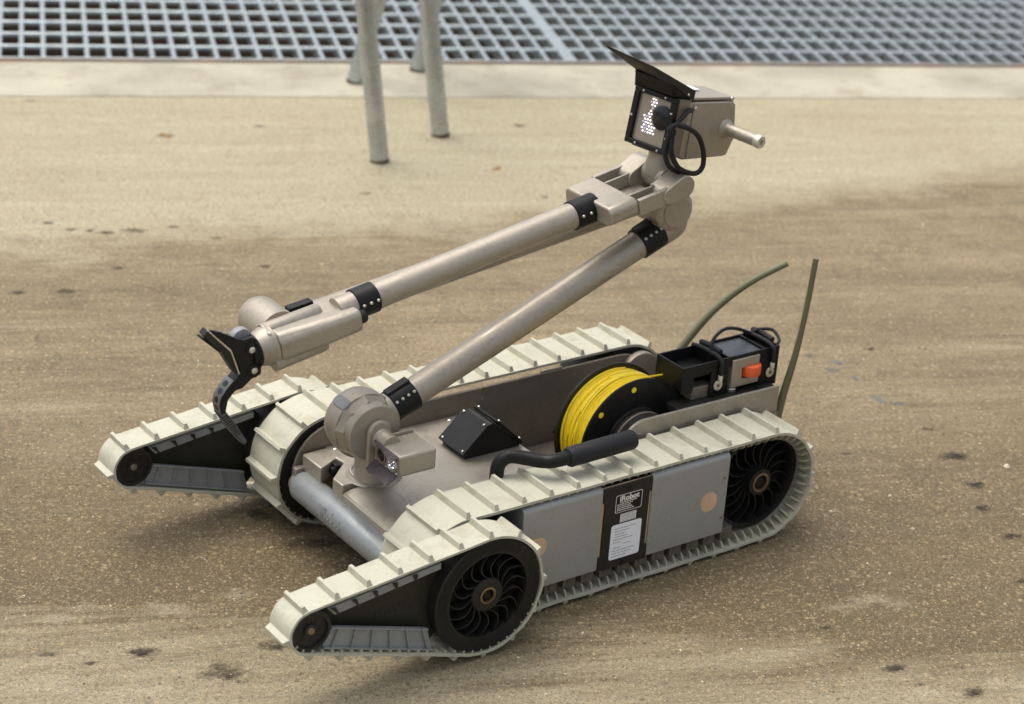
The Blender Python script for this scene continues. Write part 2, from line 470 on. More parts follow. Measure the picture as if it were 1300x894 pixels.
def grid_sheet(mb, x0, x1, y0, y1, z, nx=1, ny=1):
    for i in range(nx):
        for j in range(ny):
            xa, xb = x0 + (x1 - x0) * i / nx, x0 + (x1 - x0) * (i + 1) / nx
            ya, yb = y0 + (y1 - y0) * j / ny, y0 + (y1 - y0) * (j + 1) / ny
            mb.add([(xa, ya, z), (xb, ya, z), (xb, yb, z), (xa, yb, z)], [(0, 1, 2, 3)])

EDGE, JOINT, BACK = -2.374, -2.098, -3.62
PA0, PA1 = -2.86, 1.32                       # pit, in local x (= -a)
g = MB()
grid_sheet(g, -80, 80, JOINT + 0.004, 80, 0)
grid_sheet(g, -80, 80, -80, BACK, 0)
grid_sheet(g, -80, PA0, BACK, EDGE, 0)
grid_sheet(g, PA1, 80, BACK, EDGE, 0)
grid_sheet(g, -80, 80, EDGE, JOINT + 0.004, -0.012)
go = link('ground', g.mesh('ground', smooth_=False), GROUND)
go.matrix_world = GF
tag(go, kind='structure')
c = MB()
c.box(-8, 8, EDGE + 0.0135, JOINT + 0.001, -0.010, 0.0015)
co = link('kerb_strip', c.mesh('kerb_strip'), CURB, bevel=0.004)
co.matrix_world = GF
tag(co, kind='structure')
p = MB()
p.box(PA0, PA1, BACK, EDGE - 0.001, -0.42, -0.40)
p.box(PA0, PA1, EDGE - 0.0005, EDGE + 0.02, -0.42, -0.013)
p.box(PA0, PA1, BACK - 0.02, BACK, -0.42, -0.002)
p.box(PA0 - 0.02, PA0, BACK, EDGE, -0.42, -0.002)
p.box(PA1, PA1 + 0.02, BACK, EDGE, -0.42, -0.002)
po = link('drain_pit', p.mesh('drain_pit'), PITFLOOR)
po.matrix_world = GF
tag(po, kind='structure')
e = MB()
e.box(PA0, PA1, EDGE - 0.011, EDGE + 0.012, -0.05, 0.002)
eo = link('edge_angle', e.mesh('edge_angle'), RUST)
eo.matrix_world = GF
tag(eo, kind='structure')

# steel gratings over the pit
BAR_PITCH, ROD_PITCH = 0.0505, 0.1045
Y0, Y1 = EDGE - 0.012, BACK + 0.03
def bar_mesh(t, name):
    m = MB(); m.box(-t / 2, t / 2, Y1, Y0, -0.032, 0.0)
    return m.mesh(name)
bar_me, end_me = bar_mesh(0.0100, 'bearing_bar'), bar_mesh(0.016, 'end_bar')
bar_me.materials.append(GALV); end_me.materials.append(GALV)
def grating(a0, a1, label):
    xm = -(a0 + a1) / 2
    r = thing('steel_grating', GF @ Vector((xm, (Y0 + Y1) / 2, -0.032)), label, 'grating', 'steel gratings over the pit')
    r.rotation_euler = (0, 0, atan2(-0.396, 0.918))
    yc = (Y0 + Y1) / 2
    n = int((a1 - a0) / BAR_PITCH)
    for i in range(n + 1):
        x = -(a0 + i * BAR_PITCH) - xm
        edge = i in (0, n)
        o = link('end_bar' if edge else 'bearing_bar', end_me if edge else bar_me, None, r)
        o.location = (x, -yc, 0.032)
    rod = MB()
    for rz in (-0.0068,):
        rod.cyl((-(a1 - a0) / 2, 0, rz), ((a1 - a0) / 2, 0, rz), 0.0070, n=8)
    rme = rod.mesh('cross_rod'); rme.materials.append(GALV)
    k = 0
    while Y0 - 0.012 - k * ROD_PITCH > Y1:
        o = link('cross_rod', rme, None, r)
        o.location = (0, Y0 - 0.012 - k * ROD_PITCH - yc, 0.032)
        k += 1
A_SEAM = 0.835
grating(A_SEAM - 41 * BAR_PITCH, A_SEAM, 'galvanised bar grating behind the tubular legs, reaching to the left edge')
grating(A_SEAM + 0.016, A_SEAM + 0.016 + 38 * BAR_PITCH, 'galvanised bar grating at the right, behind the camera head')

# ------------------------------------------------------------------ tubular steel trestle behind the robot
tr = thing('steel_trestle', (-1.10, -1.70, 0), 'galvanised tubular steel trestle with splayed legs standing before the grating', 'trestle')
TO = Vector((-1.10, -1.70, 0))
legs = [((-0.8896, -1.4206, 0), (0.107, -0.075, 1)), ((-1.1022, -1.5123, 0), (0.117, -0.083, 1)),
        ((-1.1299, -1.9173, 0), (-0.190, 0.134, 1)), ((-1.3195, -1.9405, 0), (-0.149, 0.105, 1))]
for a, b in legs:
    a = Vector(a)
    top = a + Vector(b) * 0.85
    m = MB()
    ax = (top - a).normalized()
    m.lathe([(0.0165, 0.002), (0.0198, 0.0), (0.0198, (top - a).length), (0.0165, (top - a).length)], a, ax, 24)
    m.lathe([(0.0164, 0.0005), (0.0164, 0.06)], a, ax, 24)
    lg = link('leg', m.mesh('leg', TO), GALVPIPE, tr)
    m = MB(); m.lathe([(0.0160, 0.0), (0.0204, 0.0), (0.0204, 0.007), (0.0160, 0.007)], a, ax, 24, closed=True)
    link('dark_foot_band', m.mesh('dark_foot_band', TO), RUST, lg)  # dark band round the leg's lower end, in the edge angle's colour

# ------------------------------------------------------------------ the robot
RO = Vector((-0.25, 0, 0))
bot = thing('tracked_robot', RO, 'tan tracked robot with cream rubber tracks, folded arm and raised camera head', 'robot')
L_, W0, W1 = 0.5164, 0.130, 0.2066            # axle distance, inner and outer edge of the main track
R0, ZA = 0.084, 0.090
FD, FTH, FR = 0.2572, R(5.5), 0.031           # flipper length, tilt, small radius
F0, F1 = 0.2125, 0.2605
PITCH = 0.04335

def part(name, mb, mat, parent=None, bevel=0.0, ang=35, seg=2):
    return link(name, mb.mesh(name, RO, ang), mat, parent or bot, bevel, seg)

def screw_heads(name, pts, nrm, r=0.0028, mat=STEEL, parent=None):
    n = Vector(nrm).normalized()
    for p_ in pts:
        m = MB()
        m.lathe([(r, -0.001), (r, 0.0008), (r * 0.75, 0.0018), (r * 0.35, 0.0021), (r * 0.3, 0.0012), (0.0, 0.0011)], p_, n, 12)
        part(name, m, mat, parent)

# ---- belts
def stadium():
    out = []
    n = 40
    for i in range(n + 1):
        a = -pi / 2 + pi * i / n
        out.append((R0 * cos(a), ZA + R0 * sin(a), cos(a), sin(a)))
    for i in range(1, 30):
        out.append((-L_ * i / 30, ZA + R0, 0, 1))
    for i in range(n + 1):
        a = pi / 2 + pi * i / n
        out.append((-L_ + R0 * cos(a), ZA + R0 * sin(a), cos(a), sin(a)))
    for i in range(1, 30):
        out.append((-L_ + L_ * i / 30, ZA - R0, 0, -1))
    return out
def teardrop():
    b = acos((R0 - FR) / FD)
    loc = []
    for i in range(25):
        a = -b + 2 * b * i / 24
        loc.append((FD + FR * cos(a), FR * sin(a), cos(a), sin(a)))
    p0 = loc[-1]; p1 = (R0 * cos(b), R0 * sin(b))
    for i in range(1, 14):
        t = i / 14
        loc.append((p0[0] + (p1[0] - p0[0]) * t, p0[1] + (p1[1] - p0[1]) * t, cos(b), sin(b)))
    for i in range(41):
        a = b + (2 * pi - 2 * b) * i / 40
        loc.append((R0 * cos(a), R0 * sin(a), cos(a), sin(a)))
    p0 = loc[-1]; p1 = loc[0]
    for i in range(1, 14):
        t = i / 14
        loc.append((p0[0] + (p1[0] - p0[0]) * t, p0[1] + (p1[1] - p0[1]) * t, cos(b), -sin(b)))
    c_, s_ = cos(FTH), sin(FTH)
    return [(u * c_ - v * s_, ZA + u * s_ + v * c_, nu * c_ - nv * s_, nu * s_ + nv * c_) for u, v, nu, nv in loc]

def along(path, step, phase, count=None):
    P = [(Vector((x, z)), Vector((nx, nz))) for x, z, nx, nz in path]
    P.append(P[0])
    s = [0]
    for i in range(len(P) - 1):
        s.append(s[-1] + (P[i + 1][0] - P[i][0]).length)
    n = count or round(s[-1] / step)
    st = s[-1] / n
    out = []
    j = 0
    for k in range(n):
        q = (phase + k * st) % s[-1]
        j = max(i for i in range(len(s)) if s[i] <= q + 1e-9)
        j = min(j, len(P) - 2)
        f = (q - s[j]) / max(1e-9, s[j + 1] - s[j])
        pp = P[j][0].lerp(P[j + 1][0], f); nn = P[j][1].lerp(P[j + 1][1], f).normalized()
        out.append((pp, nn))
    return out

def belt(name, path, y0, y1, th=0.004):
    m = MB()
    n = len(path)
    rnd = random.Random(3)
    lip = 0.0012
    prof = [(y0, 0), (y0 + 0.003, 0.0), (y1 - 0.003, 0.0), (y1, 0), (y1, -th), (y0, -th)]
    vs, fs = [], []
    k = len(prof)
    for i, (x, z, nx, nz) in enumerate(path):
        wav = 0.0006 * sin(i * 0.9) + 0.0004 * rnd.uniform(-1, 1)
        for y, h in prof:
            hh = h + (wav * 0.35)
            vs.append((x + nx * hh, y + (wav if y in (y0, y1) else 0), z + nz * hh))
    for i in range(n):
        j = (i + 1) % n
        for q in range(k):
            r_ = (q + 1) % k
            fs.append((i * k + q, i * k + r_, j * k + r_, j * k + q))
    m.add(vs, fs)
    return part(name, m, CREAM, None, 0, 40)

def cleat_mesh(width, name):
    h, t = 0.0080, 0.0027
    e = 0.0035
    m = MB()
    hw = width / 2
    # local: x along belt, y across, z outwards
    vs = []
    for y, top in ((-hw + 0.001, 0), (-hw + e, 1), (hw - e, 1), (hw - 0.001, 0)):
        pass
    vs = [(-t * 1.5, -hw + .001, -0.0006), (t * 1.5, -hw + .001, -0.0006), (t * 1.5, hw - .001, -0.0006), (-t * 1.5, hw - .001, -0.0006),
          (-t * .8, -hw + e * .7, h), (t * .8, -hw + e * .7, h), (t * .8, hw - e, h), (-t * .8, hw - e, h)]
    fs = [(0, 1, 2, 3), (4, 5, 6, 7), (0, 1, 5, 4), (1, 2, 6, 5), (2, 3, 7, 6), (3, 0, 4, 7)]
    m.add(vs, fs)
    me = m.mesh(name, (0, 0, 0), 30)
    me.materials.append(CREAM)
    return me
main_cleat, flip_cleat = cleat_mesh(W1 - W0, 'cleat'), cleat_mesh(F1 - F0, 'cleat')

def place(o, pp, nn, y):
    n3 = Vector((nn[0], 0, nn[1])); yy = Vector((0, 1, 0)); xx = yy.cross(n3)
    M = Matrix((xx, yy, n3)).transposed().to_4x4()
    M.translation = Vector((pp[0], y, pp[1])) - RO
    o.matrix_basis = M

def cleats(par, path, me, y, phase):
    rnd = random.Random(int(phase * 1e4) + 1)
    for pp, nn in along(path, PITCH, phase):
        o = link('cleat', me, None, par)
        place(o, pp, nn, y)

# lug on the inside of the main belt: a thin crescent fin
tm = MB()
fin = [(-0.012 + 0.024 * i / 8, -0.0035 - 0.0125 * sin(pi * i / 8) ** 0.6) for i in range(9)]
tm.prism([(y, z) for y, z in fin], -0.0014, 0.0014, 'x')
tooth_me = tm.mesh('tooth'); tooth_me.materials.append(CREAMDIRTY)

ST, TD = stadium(), teardrop()
for sgn in (1, -1):
    ya, yb = (W0, W1) if sgn > 0 else (-W1, -W0)
    tk = belt('track', ST, ya, yb)
    cleats(tk, ST, main_cleat, (ya + yb) / 2, 0.004)
    ty = yb - 0.0135
    for pp, nn in along(ST, PITCH / 3, 0.004):
        # only the lugs that open wheels and open lower run let one see
        if sgn > 0 and pp[0] > -0.10: continue
        if sgn < 0 and (pp[1] > 0.10 or pp[0] < -0.15): continue
        o = link('tooth', tooth_me, None, tk)
        place(o, pp, nn, ty if sgn > 0 else yb - 0.0135)

# flippers: the far one is the near one shifted across
def shift(dy):
    return Matrix.Translation((0, dy, 0))
UVM = Matrix(((cos(FTH), 0, -sin(FTH)), (0, 1, 0), (sin(FTH), 0, cos(FTH)))).to_4x4()
UVM.translation = (0, 0, ZA)
def spoke_mesh(r0, r1, y0, y1, amp, t=0.0016, n=9):
    m = MB()
    a, b = [], []
    for i in range(n + 1):
        f = i / n
        r = r0 + (r1 - r0) * f
        ph = atan2(amp * 0.027 * sin(pi * f), r)
        dph = t / 2 / r
        a.append((-r * cos(ph + dph), r * sin(ph + dph)))
        b.append((-r * cos(ph - dph), r * sin(ph - dph)))
    m.prism(a + b[::-1], y0, y1, 'y')
    return m.mesh('spoke')

def ring_prof(r_in, r_out, y0, y1):
    return [(r_in, y0), (r_out, y0), (r_out, y1), (r_in, y1)]

def wheel(name, cx, cz, y0, y1, r_rim, r_in, r_hub, n_sp, amp, ridges, open_face=True, hub_r=0.012, hub_out=0.0, mat=BLACKDUSTY):
    """a wheel whose visible face looks to +y at y1"""
    wp = MB()
    c_ = (cx, 0, cz)
    if ridges:
        prof = [(r_rim, y0), (r_rim, y1 - 0.002), (r_rim - 0.001, y1 - 0.001)]
        k = 9
        for i in range(k):
            rr = r_rim - 0.0015 - (r_rim - r_in - 0.003) * i / k
            dr = (r_rim - r_in - 0.003) / k
            prof += [(rr, y1), (rr - dr * 0.55, y1), (rr - dr * 0.6, y1 - 0.0009), (rr - dr * 0.95, y1 - 0.0009)]
        prof += [(r_in, y1 - 0.0005), (r_in, y0)]
    else:
        prof = [(r_rim, y0), (r_rim, y1), (r_in, y1), (r_in, y0)]
    wp.lathe(prof, c_, (0, 1, 0), 56, closed=True)
    yb = y0 + (y1 - y0) * 0.50
    wp.lathe([(0.0, yb), (r_in + 0.001, yb), (r_in + 0.001, yb - 0.003), (0.0, yb - 0.003)], c_, (0, 1, 0), 40)
    wo = part(name, wp, mat, None, 0, 30)
    hb = MB()
    hb.lathe([(0.0, yb), (r_hub, yb), (r_hub, y1 - 0.004), (r_hub - 0.0015, y1 - 0.0025 + hub_out), (hub_r, y1 - 0.0025 + hub_out), (hub_r * 0.9, y1 - 0.006 + hub_out), (0.0, y1 - 0.006 + hub_out)], c_, (0, 1, 0), 32)
    part('hub', hb, SPOKE, wo, 0, 30)
    br = MB()
    yy = y1 - 0.002 + hub_out
    br.lathe([(hub_r * 1.02, yy - 0.004), (hub_r * 1.02, yy + 0.0008), (hub_r * 0.80, yy + 0.0012), (hub_r * 0.78, yy - 0.003)], c_, (0, 1, 0), 28, closed=True)
    part('bearing_ring', br, BRASS, wo, 0, 30)
    ax = MB()
    ax.lathe([(0.0, yy - 0.001), (hub_r * 0.45, yy - 0.001), (hub_r * 0.6, yy - 0.003), (hub_r * 0.6, yy - 0.006)], c_, (0, 1, 0), 20)
    part('axle_end', ax, BLACK, wo, 0, 30)
    if n_sp:
        sm = spoke_mesh(r_hub - 0.001, r_in + 0.001, yb, y1 - 0.0025, amp)
        sm.materials.append(SPOKE)
        for i in range(n_sp):
            o = link('spoke', sm, None, wo)
            Mx = Matrix.Rotation(-2 * pi * i / n_sp + 0.1, 4, 'Y')
            Mx.translation = Vector(c_) - RO
            o.matrix_basis = Mx
    return wo

def flipper(dy):
    y0, y1 = F0 + dy, F1 + dy
    tk = belt('flipper_track', TD, y0, y1, 0.0032)
    cleats(tk, TD, flip_cleat, (y0 + y1) / 2, 0.0335)
    # inner lugs of the lower run, joined
    if dy == 0:
        lug = MB()
        for pp, nn in along(TD, PITCH / 3, 0.005):
            if nn[1] > -0.4: continue
            n3 = Vector((nn[0], 0, nn[1])); yy = Vector((0, 1, 0)); xx = yy.cross(n3)
            Mx = Matrix((xx, yy, n3)).transposed().to_4x4(); Mx.translation = Vector((pp[0], y1 - 0.001, pp[1]))
            lug.box(-0.0012, 0.0012, -0.012, 0.0, -0.0075, -0.003, Mx)
        lo = part('inner_lugs', lug, CREAMDIRTY, tk)
    wheel('flipper_wheel', 0, ZA, y0 + 0.004, y1 - 0.0015, 0.0795, 0.0590, 0.0240, 17, 0.46, True, hub_r=0.0115)
    # small tip roller
    rx, rz = FD * cos(FTH), ZA + FD * sin(FTH)
    c_ = (rx, 0, rz)
    rl = MB()
    yt = y1 - 0.002
    rl.lathe([(0.0272, y0 + .004), (0.0272, yt - .001), (0.0262, yt), (0.0225, yt), (0.0222, yt - .004), (0.009, yt - .005), (0.0085, yt - .002), (0.0, yt - .002)], c_, (0, 1, 0), 40)
    ro = part('tip_roller', rl, BLACKDUSTY, None, 0, 30)
    for i in range(6):
        a = 2 * pi * i / 6 + 0.3
        hm = MB(); hm.lathe([(0.0045, -0.0005), (0.0045, 0.0004), (0.0, 0.0004)], (rx + 0.0155 * cos(a), yt - 0.0046, rz + 0.0155 * sin(a)), (0, 1, 0), 10)
        part('lightening_hole', hm, LENSM, ro)
    bo = MB(); bo.lathe([(0.0048, 0), (0.0048, 0.0012), (0.004, 0.0022), (0, 0.0024)], (rx, yt - 0.0025, rz), (0, 1, 0), 16)
    part('axle_bolt', bo, BRASS if dy == 0 else TANDARK, ro)
    # arm plate between the wheels
    ap = MB()
    ap.prism([(0.072, 0.058), (0.236, 0.0245), (0.236, -0.026), (0.072, -0.066), (0.060, -0.05), (0.060, 0.045)], y1 - 0.030, y1 - 0.022, 'y', UVM)
    arm = part('flipper_arm', ap, OLIVE, None, 0.001)
    pb = [(0.2362, -0.0275), (0.2280, -0.0018), (0.0843, -0.0327), (0.0715, -0.0640)]
    pl = MB(); pl.prism(pb, y1 - 0.0120, y1 - 0.0080, 'y', UVM)
    lower = part('lower_panel', pl, PANELBLUE, arm)
    def edge(mb, a, b, wd, ya, yb):
        d_ = Vector((b[0] - a[0], b[1] - a[1])).normalized(); n_ = Vector((-d_.y, d_.x)) * wd / 2
        mb.prism([(a[0] + n_.x, a[1] + n_.y), (b[0] + n_.x, b[1] + n_.y), (b[0] - n_.x, b[1] - n_.y), (a[0] - n_.x, a[1] - n_.y)], ya, yb, 'y', UVM)
    fr = MB()
    edge(fr, pb[1], pb[2], 0.0018, y1 - 0.0080, y1 - 0.004)
    edge(fr, pb[3], pb[0], 0.0018, y1 - 0.0080, y1 - 0.004)
    part('panel_frame', fr, PANELBLUE, arm)
    for i in range(6):
        f = 0.075 + 0.87 * i / 5
        a = (pb[1][0] + (pb[2][0] - pb[1][0]) * f, pb[1][1] + (pb[2][1] - pb[1][1]) * f - .0012)
        b = (pb[0][0] + (pb[3][0] - pb[0][0]) * f, pb[0][1] + (pb[3][1] - pb[0][1]) * f + .0012)
        rb = MB(); edge(rb, a, b, 0.0016, y1 - 0.0080, y1 - 0.0045)
        part('panel_rib', rb, BLUEGREY, arm)
    ps = [(0.2347, 0.0238), (0.0770, 0.0570), (0.0763, 0.0488), (0.2240, 0.0135)]
    pt = MB(); pt.prism(ps, y1 - 0.016, y1 - 0.008, 'y', UVM)
    part('upper_strip', pt, PANELBLUE, arm)
    for f in (0.02, 0.2, 0.38, 0.56, 0.74):
        a = (ps[0][0] + (ps[1][0] - ps[0][0]) * f, ps[0][1] + (ps[1][1] - ps[0][1]) * f)
        b = (ps[3][0] + (ps[2][0] - ps[3][0]) * f, ps[3][1] + (ps[2][1] - ps[3][1]) * f)
        rb = MB(); rb.prism([(a[0], a[1] - .0005), (a[0] - 0.007, a[1] - .0005), (b[0] - 0.003, b[1] + .0005), (b[0] - .001, b[1] + .0005)], y1 - 0.0078, y1 - 0.0055, 'y', UVM)
        part('strip_rib', rb, OLIVE, arm)
    # moulded lettering, upside down on the arm
    if dy == 0:
        Mt = Matrix(((1, 0, 0), (0, 0, 1), (0, -1, 0))).to_4x4()      # text up = -z, text right = +x, faces +y
        me = text_mesh('iRobot', 0.026, Matrix.Translation(Vector((0.088, y1 - 0.0222, ZA + 0.018)) - RO) @ Mt @ Matrix.Rotation(R(4), 4, 'Z'), 0.0007)
        link('moulded_lettering', me, OLIVE, arm)
flipper(0.0)
flipper(-(F0 + F1))

# ---- main wheels
wheel('rear_wheel', -L_, ZA, W0 + 0.004, 0.1785, 0.0755, 0.0690, 0.0215, 18, 0.46, False, hub_r=0.0145, hub_out=0.012)
def inner_wheel(name, cx, y0, y1):
    m = MB()
    c_ = (cx, 0, ZA)
    m.lathe([(0.0775, y0), (0.0775, y1), (0.062, y1), (0.060, y1 - 0.006), (0.0, y1 - 0.008)], c_, (0, 1, 0), 48)
    return part(name, m, BLACKDUSTY, None, 0, 30)
inner_wheel('front_wheel', 0, W0 + 0.004, W1 - 0.004)
inner_wheel('front_wheel', 0, -W1 + 0.004, -W0 - 0.003)
inner_wheel('rear_wheel', -L_, -W1 + 0.004, -W0 - 0.004)

# ---- hull
def stadium_plate(x0, x1, zc, r, n=16):
    pts = []
    for i in range(n + 1):
        a = -pi / 2 + pi * i / n; pts.append((x1 + r * cos(a), zc + r * sin(a)))
    for i in range(n + 1):
        a = pi / 2 + pi * i / n; pts.append((x0 + r * cos(a), zc + r * sin(a)))
    return pts
for s_ in (-1, 1):
    m = MB()
    ya, yb = (-0.1288, -0.1245) if s_ < 0 else (0.1245, 0.1288)
    m.prism(stadium_plate(-0.500, -0.004, 0.0965, 0.0668), ya, yb, 'y')
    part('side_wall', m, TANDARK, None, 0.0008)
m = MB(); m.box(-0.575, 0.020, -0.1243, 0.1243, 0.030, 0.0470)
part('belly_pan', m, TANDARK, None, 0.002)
dk = MB(); dk.box(-0.2335, 0.0125, -0.1242, 0.1242, 0.0475, 0.1300)
deck = part('front_deck', dk, TAN, None, 0.0015)
# sloping front apron with the tow notch
lp = MB()
lp.prism([(-0.0300, -0.1220), (0.0515, -0.1190), (0.0508, -0.0700), (0.0165, -0.0885), (0.0140, -0.0720), (0.0512, -0.0385),
          (0.0505, -0.0140), (-0.0300, -0.0140)], 0.1060, 0.1304, 'z')
lp.prism([(0.0130, -0.0140), (0.0510, -0.0140), (0.0515, 0.0200), (0.0530, 0.1215), (0.0130, 0.1215)], 0.1060, 0.1185, 'z')
part('front_apron', lp, TAN, deck, 0.002, 35, 3)
rg = MB()      # cast shoulder either side of the turret seat
rg.add([(0.0500, -0.0135, .1200), (0.0505, 0.0200, .1187), (0.0520, 0.1210, .1187),
        (0.0240, 0.0000, .1322), (0.0120, 0.0480, .1335), (0.0280, 0.0930, .1330), (0.0300, 0.1210, .1315),
        (-0.004, -0.0135, .1303), (-0.004, 0.0500, .1303), (0.0120, 0.1210, .1303),
        (0.0500, -0.0135, .1100), (0.0520, 0.1210, .1100), (0.0120, 0.1210, .1100), (-0.004, -0.0135, .1100)],
       [(0, 1, 4, 3), (1, 2, 6, 5), (1, 5, 4), (3, 4, 8, 7), (4, 5, 9, 8), (5, 6, 9), (0, 3, 7), (0, 7, 13, 10), (2, 11, 12, 9), (2, 9, 6), (0, 10, 11, 2, 1), (7, 8, 9, 12, 13), (10, 13, 12, 11)])
part('cast_shoulder', rg, TAN, deck, 0.0025, 50, 3)
nb = MB(); nb.box(0.0178, 0.0265, -0.0850, -0.0720, 0.1085, 0.1275)
nb.cyl((0.026, -0.0745, 0.120), (0.033, -0.0745, 0.120), 0.0055, n=14)
part('tow_socket', nb, BLACK, deck, 0.001)
screw_heads('deck_screw', [(0.004, -0.112, 0.130), (-0.186, -0.114, 0.130), (-0.214, 0.09, 0.130), (-0.06, 0.10, 0.130)], (0, 0, 1), 0.0042, STEEL, deck)
rb_ = MB(); rb_.box(-0.585, -0.470, -0.1240, 0.1165, 0.0475, 0.1150)
rb_.box(-0.585, -0.440, 0.020, 0.1165, 0.1150, 0.1835)
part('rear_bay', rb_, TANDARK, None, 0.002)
sw = [(-0.361, 0.1445), (-0.341, 0.145), (-0.2484, 0.146), (-0.2705, 0.1465), (-0.4153, 0.1500), (-0.155, 0.1410), (-0.172, 0.1415), (-0.43, 0.135)]
for x, z in sw:
    mm = MB(); mm.lathe([(0.0021, -0.001), (0.0021, 0.0006), (0, 0.0008)], (x, -0.1245, z), (0, 1, 0), 10)
    part('wall_rivet', mm, TANDARK if random.random() < 0.5 else TAN)
lw = MB(); lw.box(-0.392, -0.353, -0.1282, -0.1250, 0.1635, 0.1668)
part('wall_tab', lw, TAN)
# bumper tube across the front
bt = MB(); bt.rcyl((0.056, -0.112, 0.088), (0.056, 0.128, 0.088), 0.0215, 0.006)
bump = part('bumper_tube', bt, BLUEGREY)
Mt = Matrix(((0, 1 * 0.35, 0.94), (1, 0, 0), (0, 0.94, 0.35))).to_4x4()
Mt = Matrix(((0.0, -0.33, 0.944), (1.0, 0.0, 0.0), (0.0, 0.944, 0.33))).to_4x4()
tn = Vector((0.944, 0, 0.33)); tu = Vector((-0.33, 0, 0.944))
tp = Vector((0.056, -0.026, 0.088)) + tn * 0.0209 - tu * 0.006
Mt = Matrix((Vector((0, 1, 0)), tu, tn)).transposed().to_4x4(); Mt.translation = tp - RO
me = text_mesh('iRobot', 0.0180, Mt, 0.0008)
link('embossed_lettering', me, BLUEGREY, bump)
cl = MB(); cl.rcyl((0.056, -0.1235, 0.088), (0.056, -0.109, 0.088), 0.0150, 0.002)
cl.box(0.050, 0.064, -0.1235, -0.114, 0.098, 0.112)
part('tube_bracket', cl, TAN, bump, 0.001)
# ---- outer covers, lower guide blocks and the dark placard (near side)
for x0, x1, nm in ((-0.2137, -0.0850, 'side_cover'), (-0.4345, -0.2975, 'side_cover')):
    mm = MB()
    prof = [(0.150, 0.166), (0.199, 0.166)]
    for i in range(5):
        a = pi / 2 - (pi / 2) * (i + 1) / 5
        prof.append((0.1990 + 0.0095 * cos(a) - 0.0 , 0.1565 + 0.0095 * sin(a)))
    prof += [(0.2085, 0.041), (0.150, 0.041)]
    mm.prism(prof, x0, x1, 'x')
    cv = part(nm, mm, GREY, None, 0.0008)
    if x0 < -0.4:
        for hx, hz in ((-0.4275, 0.128), (-0.4290, 0.066)):
            k = MB(); k.lathe([(0.0018, -0.0005), (0.0018, 0.0005), (0, 0.0007)], (hx, 0.2085, hz), (0, 1, 0), 8)
            part('rivet', k, BRASS, cv)
    hx, hz = (-0.4029, 0.0970) if x0 < -0.4 else (-0.1105, 0.1035)
    k = MB(); k.lathe([(0.0150, -0.0005), (0.0150, 0.0003), (0.0, 0.0003)], (hx, 0.2085, hz), (0, 1, 0), 28)
    part('round_window', k, PEACH, cv)
pc = MB(); pc.box(-0.2955, -0.2155, 0.150, 0.2045, 0.0405, 0.165)
part('cover_core', pc, BLACK)
fm = MB(); fm.box(-0.2972, -0.2140, 0.2045, 0.2065, 0.041, 0.1635)
part('peach_film_strip', fm, PEACH)
pk = MB()
pk.prism([(-0.2966, 0.1640), (-0.2145, 0.1640), (-0.2145, 0.1420), (-0.2178, 0.1420), (-0.2178, 0.0600), (-0.2150, 0.0600), (-0.2150, 0.0385),
          (-0.2975, 0.0385), (-0.2975, 0.0600), (-0.2930, 0.0600), (-0.2930, 0.1420), (-0.2966, 0.1420)], 0.2068, 0.2095, 'y')
plac = part('placard', pk, BLACKDUSTY, None, 0.0006)
for z in (0.1565, 0.0435):
    k = MB(); k.lathe([(0.0038, -0.0005), (0.0038, 0.0003), (0.0022, 0.0003), (0.0, -0.0002)], (-0.2555, 0.2095, z), (0, 1, 0), 14)
    part('placard_screw', k, BLACK, plac)
TX = Matrix(((-1, 0, 0), (0, 0, 1), (0, 1, 0))).to_4x4()
def onside(x, z, y=0.2097):
    return Matrix.Translation(Vector((x, y, z)) - RO) @ TX
def rrect(x0, x1, z0, z1, r, n=5):
    pts = []
    for cx, cz, a0 in ((x1 - r, z1 - r, 0), (x0 + r, z1 - r, 90), (x0 + r, z0 + r, 180), (x1 - r, z0 + r, 270)):
        for i in range(n + 1):
            a = R(a0 + 90 * i / n); pts.append((cx + r * cos(a), cz + r * sin(a)))
    return pts
m = MB(); m.prism(rrect(-0.2800, -0.2352, 0.1222, 0.1488, 0.0025), 0.20955, 0.2097, 'y')
s1 = part('maker_label', m, SILVER, plac)
m = MB(); m.prism(rrect(-0.2791, -0.2361, 0.1231, 0.1479, 0.002), 0.2097, 0.2098, 'y')
part('label_field', m, BLACK, s1)
link('label_lettering', text_mesh('iRobot', 0.0110, onside(-0.2415, 0.1393, 0.2099) @ Matrix.Scale(1.08, 4, (1, 0, 0)), 0.0002, 'LEFT', 0.0004), SILVER, s1)
def lines(parent, rows, x0, z0, dz, h, mat, y):
    rnd = random.Random(5)
    m = MB()
    for i, ln in enumerate(rows):
        x = x0 - ln[0]
        end = x0 - ln[1]
        while x > end:
            wl = rnd.uniform(0.0012, 0.0038)
            m.box(max(end, x - wl), x, y, y + 0.0001, z0 - i * dz - h, z0 - i * dz)
            x -= wl + 0.0008
    o = part('print_lines', m, mat, parent); o['kind'] = 'stuff'
lines(s1, [(0.005, .034), (0.001, .027), (0.001, .024), (0.001, .027), (0.001, .030)], -0.2370, 0.1378, 0.0028, 0.0014, SILVER, 0.20985)
m = MB(); m.prism(rrect(-0.2724, -0.2453, 0.1066, 0.1191, 0.0004), 0.20955, 0.2097, 'y')
s2 = part('silver_label', m, SILVER, plac)
lines(s2, [(0, .025)] * 5, -0.2463, 0.1183, 0.0024, 0.0012, PRINT, 0.20975)
m = MB(); m.prism(rrect(-0.2835, -0.2318, 0.0512, 0.1044, 0.004), 0.20955, 0.2097, 'y')
s3 = part('white_label', m, WHITE, plac)
